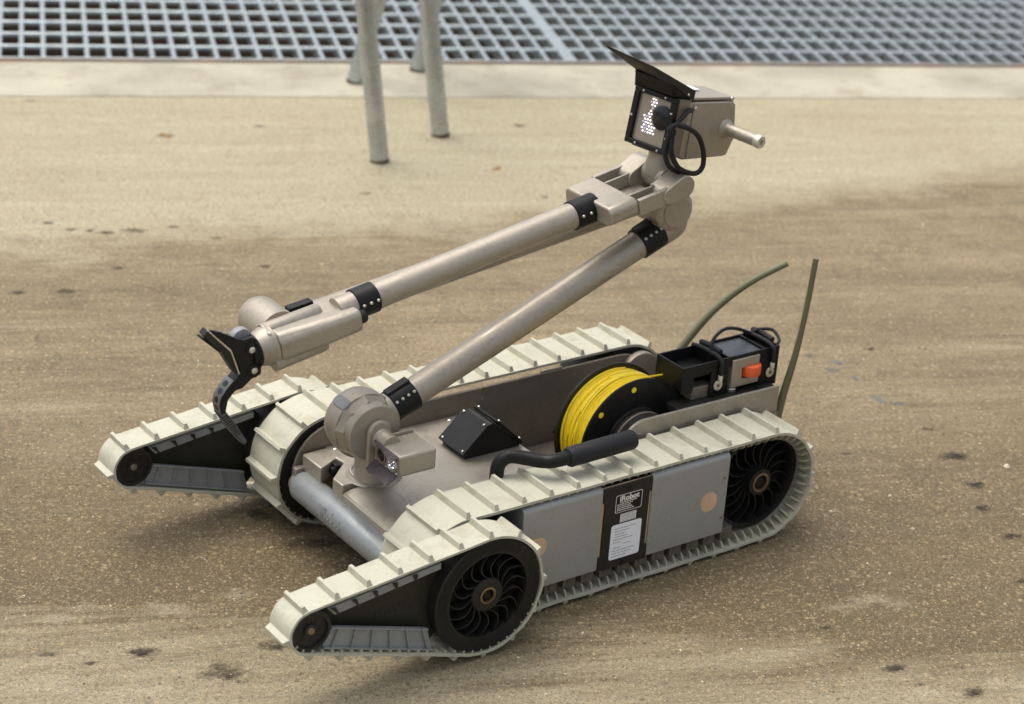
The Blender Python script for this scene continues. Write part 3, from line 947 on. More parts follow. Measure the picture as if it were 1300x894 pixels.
lines(s3, [(0.003, .040), (0.003, .024), (), (0.004, .024), (0.004, .027)] and [(0.003, .040), (0.005, .030), (0.005, .024), (0.005, .027), (0.003, .037), (0.004, .016), (0.020, .034), (0.004, .016), (0.003, .040), (0.003, .036), (0.003, .028)],
      -0.2335, 0.0985, 0.0042, 0.0013, PRINT, 0.20975)
for i in range(12):
    x = -0.115 - 0.0305 * i
    m = MB(); m.box(x - 0.0105, x + 0.0105, 0.150, 0.2000, 0.0215, 0.0405)
    m.cyl((x, 0.2000, 0.030), (x, 0.2012, 0.030), 0.0045, n=12)
    part('guide_block', m, GUIDE, None, 0.002)

# ---- raised near plate, hub and cable reel
pts = [(-0.312, 0.118)]
for i in range(13):
    a = pi * i / 24
    pts.append((-0.347 + 0.036 * cos(a), 0.163 + 0.0355 * sin(a)))
pts += [(-0.5945, 0.1970), (-0.5945, 0.118)]
m = MB(); m.prism(pts, 0.1190, 0.1235, 'y')
plate = part('reel_side_plate', m, TAN, None, 0.0008)
screw_heads('plate_screw', [(-0.338, 0.1235, 0.178), (-0.425, 0.1235, 0.178), (-0.50, 0.1235, 0.179), (-0.583, 0.1235, 0.158), (-0.590, 0.1235, 0.158)], (0, 1, 0), 0.0024, TANDARK, plate)
RC = (-0.362, 0, 0.1470)
m = MB(); m.lathe([(0.0, 0.0855), (0.050, 0.0855), (0.050, 0.0905), (0.0485, 0.0905), (0.0470, 0.0905), (0.0470, 0.118), (0.0, 0.118)], RC, (0, 1, 0), 48)
hubo = part('reel_hub', m, BLACKDUSTY, None, 0, 30)
m = MB(); m.lathe([(0.0475, 0.0960), (0.0482, 0.0965), (0.0482, 0.0990), (0.0475, 0.0995), (0.0468, 0.0980)], RC, (0, 1, 0), 48, closed=True)
part('hub_band', m, TANDARK, hubo, 0, 30)
def flange(y0, y1, mat):
    m = MB(); m.lathe([(0.0, y0), (0.0918, y0), (0.0926, y0 + 0.001), (0.0926, y1 - 0.001), (0.0918, y1), (0.0, y1)], RC, (0, 1, 0), 72)
    return part('reel_flange', m, mat, None, 0, 30)
flange(0.0225, 0.0265, OLIVE)
nf = flange(0.0815, 0.0850, BLACK)
for x, z in ((-0.2995, 0.1990), (-0.3540, 0.2255)):
    m = MB(); m.lathe([(0.0042, 0.0), (0.0042, 0.0006), (0.0, 0.0008)], (x, 0.0848, z), (0, 1, 0), 16)
    part('flange_hole', m, YELLOW, nf)
m = MB(); m.prism(rrect(-0.3075, -0.2985, 0.156, 0.172, 0.004), 0.0846, 0.0853, 'y')
part('flange_slot', m, LENSM, nf)
# the wound cable: ropes side by side with a slight wander
nY, nA = 21, 96
rnd = random.Random(11)
m = MB()
off = [[rnd.uniform(0, 6.28) for _ in range(3)] for _ in range(nY)]
rad = [0.0835 + rnd.uniform(-0.0011, 0.0011) for _ in range(nY)]
pitch = (0.0815 - 0.0265) / nY
for i in range(nY):
    vs, fs = [], []
    yc = 0.0265 + pitch * (i + 0.5)
    k = 6
    for j in range(nA):
        a = 2 * pi * j / nA
        dy = 0.0007 * sin(a * 1 + off[i][0]) + 0.0005 * sin(2 * a + off[i][1])
        rr = rad[i] + 0.0006 * sin(3 * a + off[i][2])
        for q in range(k):
            b = 2 * pi * q / k
            r2 = rr + 0.0016 * cos(b)
            vs.append((RC[0] + r2 * cos(a), yc + dy + 0.00155 * sin(b), RC[2] + r2 * sin(a)))
    for j in range(nA):
        for q in range(k):
            fs.append((j * k + q, j * k + (q + 1) % k, ((j + 1) % nA) * k + (q + 1) % k, ((j + 1) % nA) * k + q))
    m.add(vs, fs)
m.lathe([(0.0832, 0.0268), (0.0832, 0.0812)], RC, (0, 1, 0), 64)
for q in range(9):
    a0, y0_, dy_ = rnd.uniform(0, 2 * pi), rnd.uniform(0.03, 0.07), rnd.uniform(-0.012, 0.012)
    m.tube([(RC[0] + 0.0858 * cos(a0 + 0.22 * i), min(0.079, max(0.029, y0_ + dy_ * i / 6)), RC[2] + 0.0858 * sin(a0 + 0.22 * i)) for i in range(13)], 0.0015, 6, 3)
part('wound_cable', m, YELLOW, None, 0, 60)
m = MB(); m.tube([(-0.372, 0.060, 0.2300), (-0.40, 0.0605, 0.2262), (-0.4440, 0.062, 0.2235)], 0.0013, 8, 4)
part('cable_strand', m, YELLOW)
m = MB(); m.tube([(-0.270, 0.0205, 0.150), (-0.286, 0.0205, 0.185), (-0.318, 0.0205, 0.221), (-0.352, 0.0205, 0.238)], 0.0018, 8, 8)
part('reel_lead', m, BLACK)

# ---- electronics tray with cords
m = MB(); m.box(-0.5935, -0.415, 0.012, 0.1188, 0.1840, 0.1940)
part('tray_shelf', m, BLACKDUSTY, None, 0.001)
TX0, TX1, TY0, TY1, TZ0, TZ1 = -0.6045, -0.424, 0.045, 0.1035, 0.1942, 0.2505
m = MB()
m.box(TX0, TX1, TY0, TY0 + 0.003, TZ0, TZ1)
m.box(TX1 - 0.003, TX1, TY0 + .003, TY1 - .003, TZ0 + 0.02, TZ1)
m.box(TX0, TX0 + 0.003, TY0 + .003, TY1 - .003, TZ0, TZ1)
m.box(-0.4975, -0.4945, TY0 + .003, TY1 - .003, TZ0, TZ1)
m.box(-0.5115, -0.5085, TY0 + .003, TY1 - .003, TZ0, TZ1)
m.box(-0.5790, -0.5755, TY0 + .003, TY1 - .003, TZ0, TZ1)
# near face: rail and posts
m.box(TX0, TX1, TY1 - 0.003, TY1, 0.2345, TZ1)
m.box(-0.4460, TX1 - 0.0, TY1 - 0.003, TY1, TZ0 + 0.016, 0.2345)
m.box(-0.5085, -0.4780, TY1 - 0.003, TY1, TZ0 + 0.001, 0.2345)
m.box(TX0, -0.5680, TY1 - 0.003, TY1, TZ0 - 0.004, 0.2345)
tray = part('tray_frame', m, BLACK, None, 0.0007)
m = MB(); m.box(-0.4943, TX1 - 0.0032, TY0 + 0.0032, TY1 - 0.0032, 0.230, 0.233)
part('front_tray_floor', m, BLACK, tray)
m = MB(); m.box(-0.5753, -0.5117, TY0 + 0.0032, TY1 - 0.0032, 0.2420, 0.2470)
part('grey_lid', m, LIDGREY, tray, 0.001)
m = MB(); m.box(-0.6013, -0.5792, TY0 + 0.0032, TY1 - 0.0032, 0.236, 0.239)
part('rear_tray_floor', m, BLACK, tray)
m = MB(); m.box(-0.488, -0.449, 0.080, 0.0985, 0.1942, 0.213)
part('block', m, TANDARK, tray, 0.001)
m = MB(); m.prism([(-0.5150, 0.2020), (-0.5150, 0.2450), (-0.5655, 0.2450), (-0.5655, 0.2310), (-0.5330, 0.2300), (-0.5345, 0.2130), (-0.5670, 0.2105), (-0.5670, 0.2020)], 0.084, 0.1060, 'y')
part('locking_bracket', m, TAN, tray, 0.001)
m = MB(); m.rcyl((-0.5545, 0.0985, 0.2140), (-0.5545, 0.0985, 0.2310), 0.0165, 0.0025)
part('orange_knob', m, ORANGE, tray)
m = MB(); m.rcyl((-0.5215, 0.1000, 0.1942), (-0.5215, 0.1000, 0.2012), 0.0072, 0.0012)
part('spacer', m, STEEL, tray)
for x in (-0.4920, -0.5900):
    m = MB(); m.tube([(x + 0.058, 0.050, 0.2530), (x + 0.04, 0.062, 0.2560), (x + 0.010, 0.094, 0.2560), (x, 0.1065, 0.2500), (x - 0.0005, 0.1085, 0.2380), (x, 0.1085, 0.2260)] if False else
                     [(x + 0.004, 0.046, 0.2525), (x + 0.002, 0.062, 0.2545), (x + 0.001, 0.094, 0.2545), (x, 0.1060, 0.2490), (x, 0.1075, 0.2380), (x, 0.1075, 0.2270)], 0.0032, 10, 6)
    cord = part('cord', m, RUBBER)
    m = MB(); m.rcyl((x, 0.1072, 0.2285), (x, 0.1072, 0.2190), 0.0037, 0.0008, 14)
    m.lathe([(0.0075, 0), (0.0078, 0.0008), (0.0075, 0.0018), (0.003, 0.0018), (0.0026, 0.0012), (0.0, 0.0012)], (x + 0.001, 0.1042, 0.2120), (0, 1, 0), 20)
    part('cord_lug', m, LUG, cord)
    m = MB(); m.lathe([(0.0022, 0), (0.0022, 0.0012), (0.0, 0.0014)], (x + 0.001, 0.1058, 0.2120), (0, 1, 0), 10)
    part('lug_rivet', m, BRASS, cord)
    m = MB(); m.tube([(x - 0.012, 0.046, 0.2535), (x - 0.012, 0.065, 0.2555), (x - 0.011, 0.090, 0.2545)], 0.0042, 10, 5)
    part('cord_roll', m, RUBBER)
m = MB(); m.tube([(-0.4915, 0.083, 0.2500), (-0.4935, 0.080, 0.2640), (-0.5050, 0.074, 0.2730), (-0.5290, 0.066, 0.2760), (-0.5560, 0.060, 0.2690), (-0.5850, 0.058, 0.2560)], 0.0026, 10, 8)
part('cord_loop', m, RUBBER)
m = MB(); m.tube([(-0.5850, 0.058, 0.2555), (-0.6010, 0.060, 0.2590), (-0.6160, 0.072, 0.2600), (-0.6120, 0.092, 0.2540), (-0.6030, 0.098, 0.2490)], 0.0024, 10, 8)
part('cord_loop', m, RUBBER)

# ---- antennas at the back
m = MB(); m.tube([(-0.607, 0.111, 0.120), (-0.61, 0.1155, 0.170), (-0.612, 0.1290, 0.2461), (-0.612, 0.1380, 0.32), (-0.610, 0.1452, 0.3991)], lambda t: 0.0072 - 0.0030 * min(1, t * 1.6), 12, 8)
part('antenna', m, ANTENNA)
m = MB(); m.tube([(-0.594, -0.106, 0.140), (-0.6032, -0.1, 0.1692), (-0.6410, -0.085, 0.224), (-0.6834, -0.060, 0.2710), (-0.730, -0.030, 0.3070)], lambda t: 0.0068 - 0.0020 * t, 12, 8)
part('antenna', m, ANTENNA)
m = MB(); m.rcyl((-0.596, -0.104, 0.120), (-0.596, -0.104, 0.155), 0.011, 0.002)
m.box(-0.606, -0.585, -0.12, 0.118, 0.10, 0.150)
part('antenna_base', m, TANDARK, None, 0.001)
m = MB(); m.rcyl((-0.535, -0.1240, 0.128), (-0.535, -0.112, 0.128), 0.036, 0.002)
part('rear_drive_cover', m, TANDARK, None, 0, 30)

# ---- handle along the near track
m = MB(); m.tube([(-0.0985, 0.1235, 0.128), (-0.0985, 0.1245, 0.165), (-0.1000, 0.1260, 0.190), (-0.1120, 0.1300, 0.2010), (-0.1300, 0.1420, 0.2000), (-0.1480, 0.1580, 0.1985), (-0.1700, 0.1690, 0.2010), (-0.2700, 0.1700, 0.2030)], 0.0096, 14, 8)
hd = part('carry_handle', m, BLACK, None, 0, 60)
m = MB(); m.rcyl((-0.1780, 0.1693, 0.2013), (-0.2895, 0.1700, 0.2034), 0.0138, 0.005, 28)
part('foam_grip', m, RUBBER, hd)

# ---- black wedge box on the deck
WY0, WY1 = -0.0600, 0.0015
m = MB(); m.prism([(-0.1365, 0.1302), (-0.1350, 0.1375), (-0.1735, 0.1735), (-0.1790, 0.1765), (-0.1850, 0.1735), (-0.2290, 0.1335), (-0.2280, 0.1302)], WY0 + .003, WY1 - .002, 'y')
wd = part('wedge_box', m, BLACK, None, 0.0012)
m = MB(); m.prism([(-0.1325, 0.1368), (-0.1305, 0.1390), (-0.1712, 0.1772), (-0.1732, 0.1750)], WY0, WY1, 'y')
part('cover_plate', m, BLACK, wd, 0.0006)
m = MB(); m.prism([(-0.2318, 0.1340), (-0.2338, 0.1362), (-0.1885, 0.1788), (-0.1865, 0.1766)], WY0, WY1, 'y')
part('cover_plate', m, BLACK, wd, 0.0006)
m = MB()
for i in range(15):
    f = (i + 0.5) / 15
    x, z = -0.1348 - 0.037 * f, 0.1372 + 0.0350 * f
    m.box(x - 0.0006, x + 0.0006, WY1 - 0.003, WY1 - 0.0004, z - 0.0010, z + 0.0022)
    x, z = -0.2305 + 0.0405 * f, 0.1335 + 0.0385 * f
    m.box(x - 0.0007, x + 0.0007, WY1 - 0.003, WY1 - 0.0004, z - 0.0015, z + 0.0020)
    y = WY0 + 0.004 + (WY1 - WY0 - 0.008) * f
    m.box(-0.1868, -0.1855, y - 0.0008, y + 0.0008, 0.1745, 0.1775)
fins = part('cooling_fins', m, BLACKDUSTY, wd); fins['kind'] = 'stuff'
n1 = Vector((0.685, 0, 0.728)); n2 = Vector((-0.685, 0, 0.728))
screw_heads('screw', [(-0.1345, WY0 + .006, 0.1428 - .0012), (-0.1345, WY1 - .006, 0.1428 - .0012), (-0.1680, WY0 + .006, 0.1742), (-0.1680, WY1 - .006, 0.1742)], n1, 0.0021, STEEL, wd)
screw_heads('screw', [(-0.2300, WY1 - .006, 0.1400), (-0.1925, WY0 + .006, 0.1752), (-0.1925, WY1 - .006, 0.1752)], n2, 0.0021, STEEL, wd)

# ---- turret and shoulder
TC = (-0.002, -0.021, 0)
m = MB(); m.lathe([(0.0385, 0.1300), (0.0360, 0.1325), (0.0345, 0.1355), (0.0330, 0.1365), (0.0, 0.1365)], TC, (0, 0, 1), 40)
seat = part('turret_seat', m, TAN, None, 0, 60)
m = MB(); m.lathe([(0.0315 + 0.0026 * cos(2 * pi * i / 8), 0.1372 + 0.0025 * sin(2 * pi * i / 8)) for i in range(8)], TC, (0, 0, 1), 40, closed=True)
part('turret_ring', m, TAN, seat, 0, 60)
m = MB(); m.lathe([(0.0265, 0.1365), (0.0250, 0.144), (0.0250, 0.200)], (0.006, -0.012, 0), (0, 0, 1), 36)
part('turret_column', m, TAN)
SX, SZ = 0.032, 0.2235
m = MB(); m.lathe([(0.0, -0.040), (0.026, -0.039), (0.036, -0.035), (0.043, -0.027), (0.0455, -0.016), (0.0462, 0.004), (0.0455, 0.0055)], (SX, 0, SZ), (0, 1, 0), 48)
sh = part('shoulder_drum', m, TAN, None, 0, 40)
m = MB(); m.lathe([(0.0468, 0.0045), (0.0400, 0.0170), (0.0400, 0.0165)], (SX, 0, SZ), (0, 1, 0), 9)
part('faceted_collar', m, TAN, sh, 0.0012, 15)
m = MB(); m.lathe([(0.0388, 0.0140), (0.0388, 0.0290), (0.0378, 0.0303), (0.0, 0.0306)], (SX, 0, SZ), (0, 1, 0), 48)
part('shoulder_cap', m, TAN, sh, 0, 30)
# upright boss carrying the lamp
m = MB()
bp_ = [(0.0470, 0.170), (0.0470, 0.2260)]
for i in range(1, 12):
    a = pi * i / 12; bp_.append((0.0290 + 0.0180 * cos(a), 0.2260 + 0.0180 * sin(a)))
bp_ += [(0.0110, 0.2260), (0.0110, 0.170)]
m.prism(bp_, 0.0303, 0.0385, 'y')
part('lamp_boss', m, TAN, sh, 0.003, 35, 3)
m = MB(); m.lathe([(0.0170, 0.036), (0.0135, 0.041), (0.0135, 0.062)], (0.026, 0, 0.2175), (0, 1, 0), 28)
part('lamp_neck', m, TAN, sh, 0, 50)
# black pad let into the drum
m = MB()
ang = R(50)
Mp = Matrix.Translation((SX + 0.0448 * cos(ang), -0.008, SZ + 0.0448 * sin(ang))) @ Matrix.Rotation(pi / 2 - ang, 4, 'Y')
m.prism(rrect(-0.0080, 0.0080, -0.016, 0.016, 0.0072), -0.002, 0.0022, 'z', Mp)
part('inset_pad', m, PANELBLUE, sh, 0.001)
# lamp housing
m = MB(); m.box(-0.0190, 0.0390, 0.0450, 0.1000, 0.1915, 0.2215)
lamp = part('lamp_housing', m, TAN, None, 0.0035, 35, 3)
m = MB(); m.box(-0.0190, 0.0385, 0.0415, 0.0446, 0.1950, 0.2250)
part('lamp_back_plate', m, TAN, lamp, 0.001)
m = MB(); m.box(0.0390, 0.0402, 0.0460, 0.0992, 0.1960, 0.2208)
part('lamp_face', m, TANDARK, lamp)
for y, r_, mt in ((0.0610, 0.0112, LENSM), (0.0870, 0.0112, LEDDIM)):
    m = MB(); m.lathe([(r_, 0), (r_, 0.0022), (r_ * 0.86, 0.0024), (r_ * 0.84, 0.0008), (r_ * 0.8, 0.0006)], (0.0400, y, 0.2080), (1, 0, 0), 28)
    part('lens_ring', m, STEEL if mt is LEDDIM else TANDARK, lamp)
    m = MB(); m.lathe([(r_ * 0.84, 0.0006), (r_ * 0.5, 0.0016), (0.0, 0.0020)], (0.0400, y, 0.2080), (1, 0, 0), 28)
    part('lens', m, LENSM if mt is LENSM else LIDGREY, lamp)
for i in range(9):
    a = 2 * pi * i / 8; rr = 0.0058 if i else 0
    m = MB(); m.ball((0.0416, 0.0870 + rr * cos(a), 0.2080 + rr * sin(a)), 0.0014, 8)
    part('led', m, LED if i % 2 else LEDDIM, lamp)
m = MB(); m.add([(0.0405, 0.0440, 0.2215), (0.0405, 0.1005, 0.2215), (0.0520, 0.1000, 0.2160), (0.0460, 0.0700, 0.2190), (0.0430, 0.0450, 0.2205),
                 (0.0405, 0.0440, 0.2228), (0.0405, 0.1005, 0.2228), (0.0525, 0.1003, 0.2172), (0.0465, 0.0700, 0.2203), (0.0430, 0.0447, 0.2218)],
                [(0, 1, 2, 3, 4), (9, 8, 7, 6, 5), (0, 5, 6, 1), (1, 6, 7, 2), (2, 7, 8, 3), (3, 8, 9, 4), (4, 9, 5, 0)])
part('upper_flap', m, VISOR, lamp)
m = MB(); m.add([(0.0405, 0.0455, 0.1952), (0.0405, 0.1005, 0.1952), (0.0560, 0.0985, 0.1855), (0.0560, 0.0470, 0.1855),
                 (0.0395, 0.0455, 0.1940), (0.0395, 0.1005, 0.1940), (0.0550, 0.0985, 0.1842), (0.0550, 0.0470, 0.1842)],
                [(0, 1, 2, 3), (7, 6, 5, 4), (0, 4, 5, 1), (1, 5, 6, 2), (2, 6, 7, 3), (3, 7, 4, 0)])
part('lower_flap', m, VISOR, lamp)
screw_heads('lamp_screw', [(0.0402, 0.0490, 0.1975), (0.0402, 0.0735, 0.1972), (0.0402, 0.0975, 0.1975)], (1, 0, 0), 0.0016, STEEL, lamp)

# ---- arm links
def vadd(p, d_, s): return Vector(p) + Vector(d_) * s
A1, D1 = Vector((SX, 0, SZ - 0.0015)), Vector((-0.925, 0, 0.380)).normalized()
N1 = Vector((D1.z, 0, -D1.x))
if N1.z < 0: N1 = -N1
def clamp(nm, A, D, s0, s1, r, nrm, nsc, ridge=True):
    m = MB(); m.lathe([(r - 0.002, s0), (r, s0 + .0006), (r, s1 - .0006), (r - .002, s1)], A, D, 36)
    # raised seam along the top
    cz = nrm.normalized(); cy = D.normalized().cross(cz)
    Mx = Matrix((D.normalized(), cy, cz)).transposed().to_4x4(); Mx.translation = A
    if ridge: m.box(s0 + .001, s1 - .001, -0.0065, 0.0065, r - 0.003, r + 0.0030, Mx)
    o = part(nm, m, BLACK, None, 0.0006, 30)
    k_ = 0.62 if ridge else 0.22
    side = (cz * k_ + cy * (sqrt(1 - k_ * k_) if cy.y > 0 else -sqrt(1 - k_ * k_))).normalized()
    pts = [A + D * (s0 + (s1 - s0) * (i + 0.5) / nsc) + side * (r + 0.0004) for i in range(nsc)]
    screw_heads('clamp_screw', pts, side, 0.0021, LUG, o)
    return o
m = MB(); m.cyl(A1 + D1 * 0.030, A1 + D1 * 0.515, 0.0198, n=40)
part('lower_arm_tube', m, TAN, None, 0, 30)
m = MB(); m.cyl(A1 + D1 * 0.02, A1 + D1 * 0.046, 0.0215, n=40)
part('arm_socket', m, TAN, None, 0, 30)
clamp('clamp_band', A1, D1, 0.0445, 0.0820, 0.0226, N1, 4)
clamp('clamp_band', A1, D1, 0.4740, 0.5120, 0.0226, N1, 4)
# elbow casting
EX, EZ = -0.4520, 0.4510
def hull2(c0, r0, c1, r1, n=16):
    d_ = Vector((c1[0] - c0[0], c1[1] - c0[1])); a = atan2(d_.y, d_.x); b = acos(max(-1, min(1, (r0 - r1) / d_.length)))
    pts = []
    for i in range(n + 1):
        t = a + b + (2 * pi - 2 * b) * i / n; pts.append((c0[0] + r0 * cos(t), c0[1] + r0 * sin(t)))
    for i in range(n + 1):
        t = a - b + 2 * b * i / n; pts.append((c1[0] + r1 * cos(t), c1[1] + r1 * sin(t)))
    return pts
q0 = A1 + D1 * 0.500
m = MB()
m.rcyl((EX, -0.0240, EZ), (EX, 0.0240, EZ), 0.0325, 0.010, 44)
m.tube([q0, A1 + D1 * 0.520, A1 + D1 * 0.535 + N1 * 0.004, Vector((EX + 0.004, 0, EZ - 0.012)), Vector((EX - 0.002, 0, EZ + 0.004))], lambda t: 0.0212 + 0.005 * min(1, t * 1.6), 28, 8)
elb = part('elbow_casting', m, TAN, None, 0, 55)
m = MB(); m.lathe([(0.0235, 0.0), (0.0235, 0.0255), (0.0222, 0.0268), (0.0, 0.0272)], (EX, 0, EZ), (0, 1, 0), 40)
part('elbow_cap', m, TAN, elb, 0, 30)
m = MB(); m.rcyl((EX, -0.088, EZ), (EX, -0.0222, EZ), 0.0300, 0.004, 40)
part('elbow_drum', m, TAN, elb, 0, 40)
# second link, on the far side
E2 = Vector((0.1480, -0.060, 0.3530))
P2 = Vector((EX, -0.060, EZ - 0.011))
D2 = (P2 - E2).normalized(); N2 = Vector((-D2.z, 0, D2.x)); N2 = N2 if N2.z > 0 else -N2
m = MB(); m.cyl(E2 + D2 * 0.02, P2 - D2 * 0.01, 0.0192, n=40)
part('middle_arm_tube', m, TAN, None, 0, 30)
clamp('clamp_band', E2, D2, 0.035, 0.072, 0.0218, N2, 3)
m = MB(); m.lathe([(0.0, -0.090), (0.018, -0.0895), (0.0245, -0.086), (0.0280, -0.079), (0.0285, -0.070), (0.0285, -0.022)], (E2.x, 0, E2.z + 0.016), (0, 1, 0), 48)
part('front_elbow_drum', m, TAN, None, 0, 50)
# third link: upper tube
A3, D3 = Vector((0.0349, 0, 0.4015)), Vector((-0.9816, 0, 0.191)).normalized()
N3 = Vector((0.191, 0, 0.9816)).normalized()
M3 = Matrix((D3, Vector((0, -1, 0)), N3)).transposed().to_4x4()
M3 = Matrix((D3, N3.cross(D3), N3)).transposed().to_4x4(); M3.translation = A3     # local x back along the arm, z up
m = MB(); m.cyl(A3 - D3 * 0.045, A3 + D3 * 0.372, 0.0181, n=40)
part('upper_arm_tube', m, TAN, None, 0, 30)
clamp('clamp_band', A3, D3, -0.020, 0.0115, 0.0205, N3, 3, False)
clamp('clamp_band', A3, D3, 0.326, 0.365, 0.0205, N3, 3, False)
# bracket sleeve and fork (local frame M3)
def loc(p): return M3 @ Vector(p)
m = MB(); m.prism([(-0.0520, -0.004), (-0.0520, 0.0105), (-0.0460, 0.0165), (0.0465, 0.0165), (0.0525, 0.0105), (0.0525, -0.0050), (0.0440, -0.0110), (-0.0440, -0.0110)], 0.355, 0.402, 'x', M3)
brk = part('arm_bracket', m, TAN, None, 0.003, 40, 3)
m = MB()
for s_ in (-1, 1):
    m.box(0.402, 0.470, s_ * 0.0505 - 0.0035, s_ * 0.0505 + 0.0035, -0.0090, 0.0150, M3)
    m.box(0.402, 0.462, s_ * 0.0270 - 0.0018, s_ * 0.0270 + 0.0018, -0.0060, 0.0130, M3)
    m.box(0.458, 0.462, min(s_ * 0.0270, s_ * 0.047), max(s_ * 0.0270, s_ * 0.047), -0.0060, 0.0135, M3)
m.box(0.402, 0.458, -0.0470, 0.0470, -0.0090, -0.0062, M3)
part('fork_frame', m, TAN, brk, 0.0012)
PVX, PVZ = -0.4350, 0.5005
pl3 = M3.inverted() @ Vector((PVX, 0, PVZ))
for s_ in (-1, 1):
    m = MB()
    y0, y1 = (0.0221, 0.0556) if s_ > 0 else (-0.0556, -0.0221)
    m.prism(hull2((pl3.x, pl3.z), 0.0160, (pl3.x - 0.026, 0.0030), 0.0118), -y1, -y0, 'y', M3)
    part('fork_ear', m, TAN, brk, 0.0012, 50, 2)
screw_heads('fork_screw', [loc((0.4595, 0.0285, 0.0137)), loc((0.4595, -0.0285, 0.0137)), loc((0.445, -0.0275, 0.0137))], N3, 0.0022, STEEL, brk)
m = MB(); m.rcyl((PVX, -0.0215, PVZ), (PVX, 0.0215, PVZ), 0.0190, 0.003, 40)
piv = part('head_pivot', m, TAN, None, 0, 40)

# ---- camera head
hp, ht = R(8), R(10)
HF = Vector((cos(ht) * cos(hp), cos(ht) * sin(hp), sin(ht))); HL = Vector((-sin(hp), cos(hp), 0)); HU = HF.cross(HL)
HC = Vector((-0.409, 0.0, 0.5857))
HM = Matrix((HF, HL, HU)).transposed().to_4x4(); HM.translation = HC     # local x forwards, y near side, z up
m = MB(); m.lathe([(0.0200, 0), (0.0190, 0.014), (0.0165, 0.020), (0.0150, 0.026), (0.0150, 0.034), (0.0165, 0.036), (0.0165, 0.046)], (PVX + .002, 0, PVZ + 0.006), (0.12, 0, 1), 28)
part('head_neck', m, TAN, piv, 0, 50)
m = MB()
m.prism([(-0.0385, 0.0300), (-0.1290, 0.0335), (-0.1345, 0.0300), (-0.1490, -0.0185), (-0.1385, -0.0450), (-0.1330, -0.0465), (-0.0490, -0.0510), (-0.0400, -0.048)], -0.030, 0.0300, 'y', HM)
hb = part('camera_body', m, TAN, None, 0.003, 35, 3)
m = MB(); m.prism([(-0.0360, 0.0362), (-0.1320, 0.0388), (-0.1320, 0.0348), (-0.0360, 0.0322)], -0.0305, 0.0285, 'y', HM)
part('body_lid', m, TAN, hb, 0.001)
m = MB(); m.prism([(-0.046, 0.0300), (-0.1270, 0.0322), (-0.1330, 0.0290), (-0.1465, -0.0180), (-0.1370, -0.0440), (-0.0520, -0.0490)], 0.0300, 0.0318, 'y', HM)
part('body_side_plate', m, TAN, hb, 0.0008)
m = MB(); m.prism([(-0.052, 0.0386), (-0.094, 0.0396), (-0.094, 0.0402), (-0.052, 0.0392)], -0.027, -0.004, 'y', HM)
part('body_sticker', m, WHITE, hb)
m = MB(); m.box(-0.0385, -0.006, -0.031, 0.031, -0.046, 0.0345, HM)
part('camera_front_case', m, TANDARK, hb, 0.002)
# black window frame
m = MB()
fo, fi = 0.0382, 0.0292
m.box(-0.006, 0.002, -fo, fo, fi, 0.0362, HM); m.box(-0.006, 0.002, -fo, fo, -0.0425, -0.0355, HM)
m.box(-0.006, 0.002, -fo, -fi, -0.0355, fi, HM); m.box(-0.006, 0.002, fi, fo, -0.0355, fi, HM)
fr = part('window_frame', m, BLACK, None, 0.001)
m = MB(); m.box(-0.0058, -0.0030, -fi, fi, -0.0355, fi, HM)
part('window_pane', m, GLASS, fr)
m = MB(); m.lathe([(0.0168, -0.0028), (0.0168, -0.0006), (0.0160, 0.0), (0.0080, 0.0012), (0.0, 0.0016)], (0, 0, 0), (1, 0, 0), 36, HM @ Matrix.Translation((0.000, 0.0165, 0.0045)))
part('camera_lens', m, LENSM, fr, 0, 30)
led_pts = []
rl_ = random.Random(4)
for r_ in range(13):
    z = 0.0295 - 0.0042 * r_
    lo = -0.0120 + 0.0085 * min(1, (0.0295 - z) / 0.018) if z > 0.0095 else (-0.0160 if z < 0.0035 else -0.0090)
    hi = 0.0035 if z > -0.008 else 0.0072
    for c_ in range(8):
        y = -0.0175 + 0.0048 * c_ + 0.0024 * (r_ % 2)
        if lo <= y <= hi and hypot(y - 0.0165, z - 0.0045) > 0.0182:
            led_pts.append((y + rl_.uniform(-.0002, .0002), z + rl_.uniform(-.0002, .0002)))
lme = MB(); lme.ball((0, 0, 0), 0.00130, 8)
lme = lme.mesh('led'); lme.materials.append(LED)
lmd = lme.copy(); lmd.materials.clear(); lmd.materials.append(LEDDIM)
for i, (y, z) in enumerate(led_pts):
    o = link('led', lme if i % 5 else lmd, None, fr)
    o.location = HM @ Vector((-0.0024, y, z)) - RO
screw_heads('frame_screw', [HM @ Vector((0.002, y, z)) for y, z in ((-0.021, 0.0330), (0.0195, 0.0330), (0.0345, 0.0150), (-0.0175, -0.0392), (0.0240, -0.0392), (0.034, -0.02), (-0.034, -0.004))], HF, 0.0019, STEEL, fr)
# sun visor
def quadplate(m, top, th):
    a, b, c_, d_ = [Vector(p) for p in top]
    nrm = (b - a).cross(d_ - a).normalized()
    lo = [tuple(p - nrm * th) for p in (a, b, c_, d_)]
    m.add([tuple(p) for p in (a, b, c_, d_)] + lo, [(0, 1, 2, 3), (7, 6, 5, 4), (0, 4, 5, 1), (1, 5, 6, 2), (2, 6, 7, 3), (3, 7, 4, 0)])
m = MB()
tip_f, tip_n, hin_n, hin_f = (0.0700, -0.0460, 0.0875), (0.0590, 0.0365, 0.0790), (-0.0380, 0.0350, 0.0475), (-0.0330, -0.0460, 0.0520)
top_ = [tip_f, tip_n, hin_n, hin_f]
dn = [0.0040, 0.0065, 0.0140, 0.0100]
vs_ = [HM @ Vector(p) for p in top_] + [HM @ (Vector(p) + Vector((-0.004 if i < 2 else 0, 0, -dn[i]))) for i, p in enumerate(top_)]
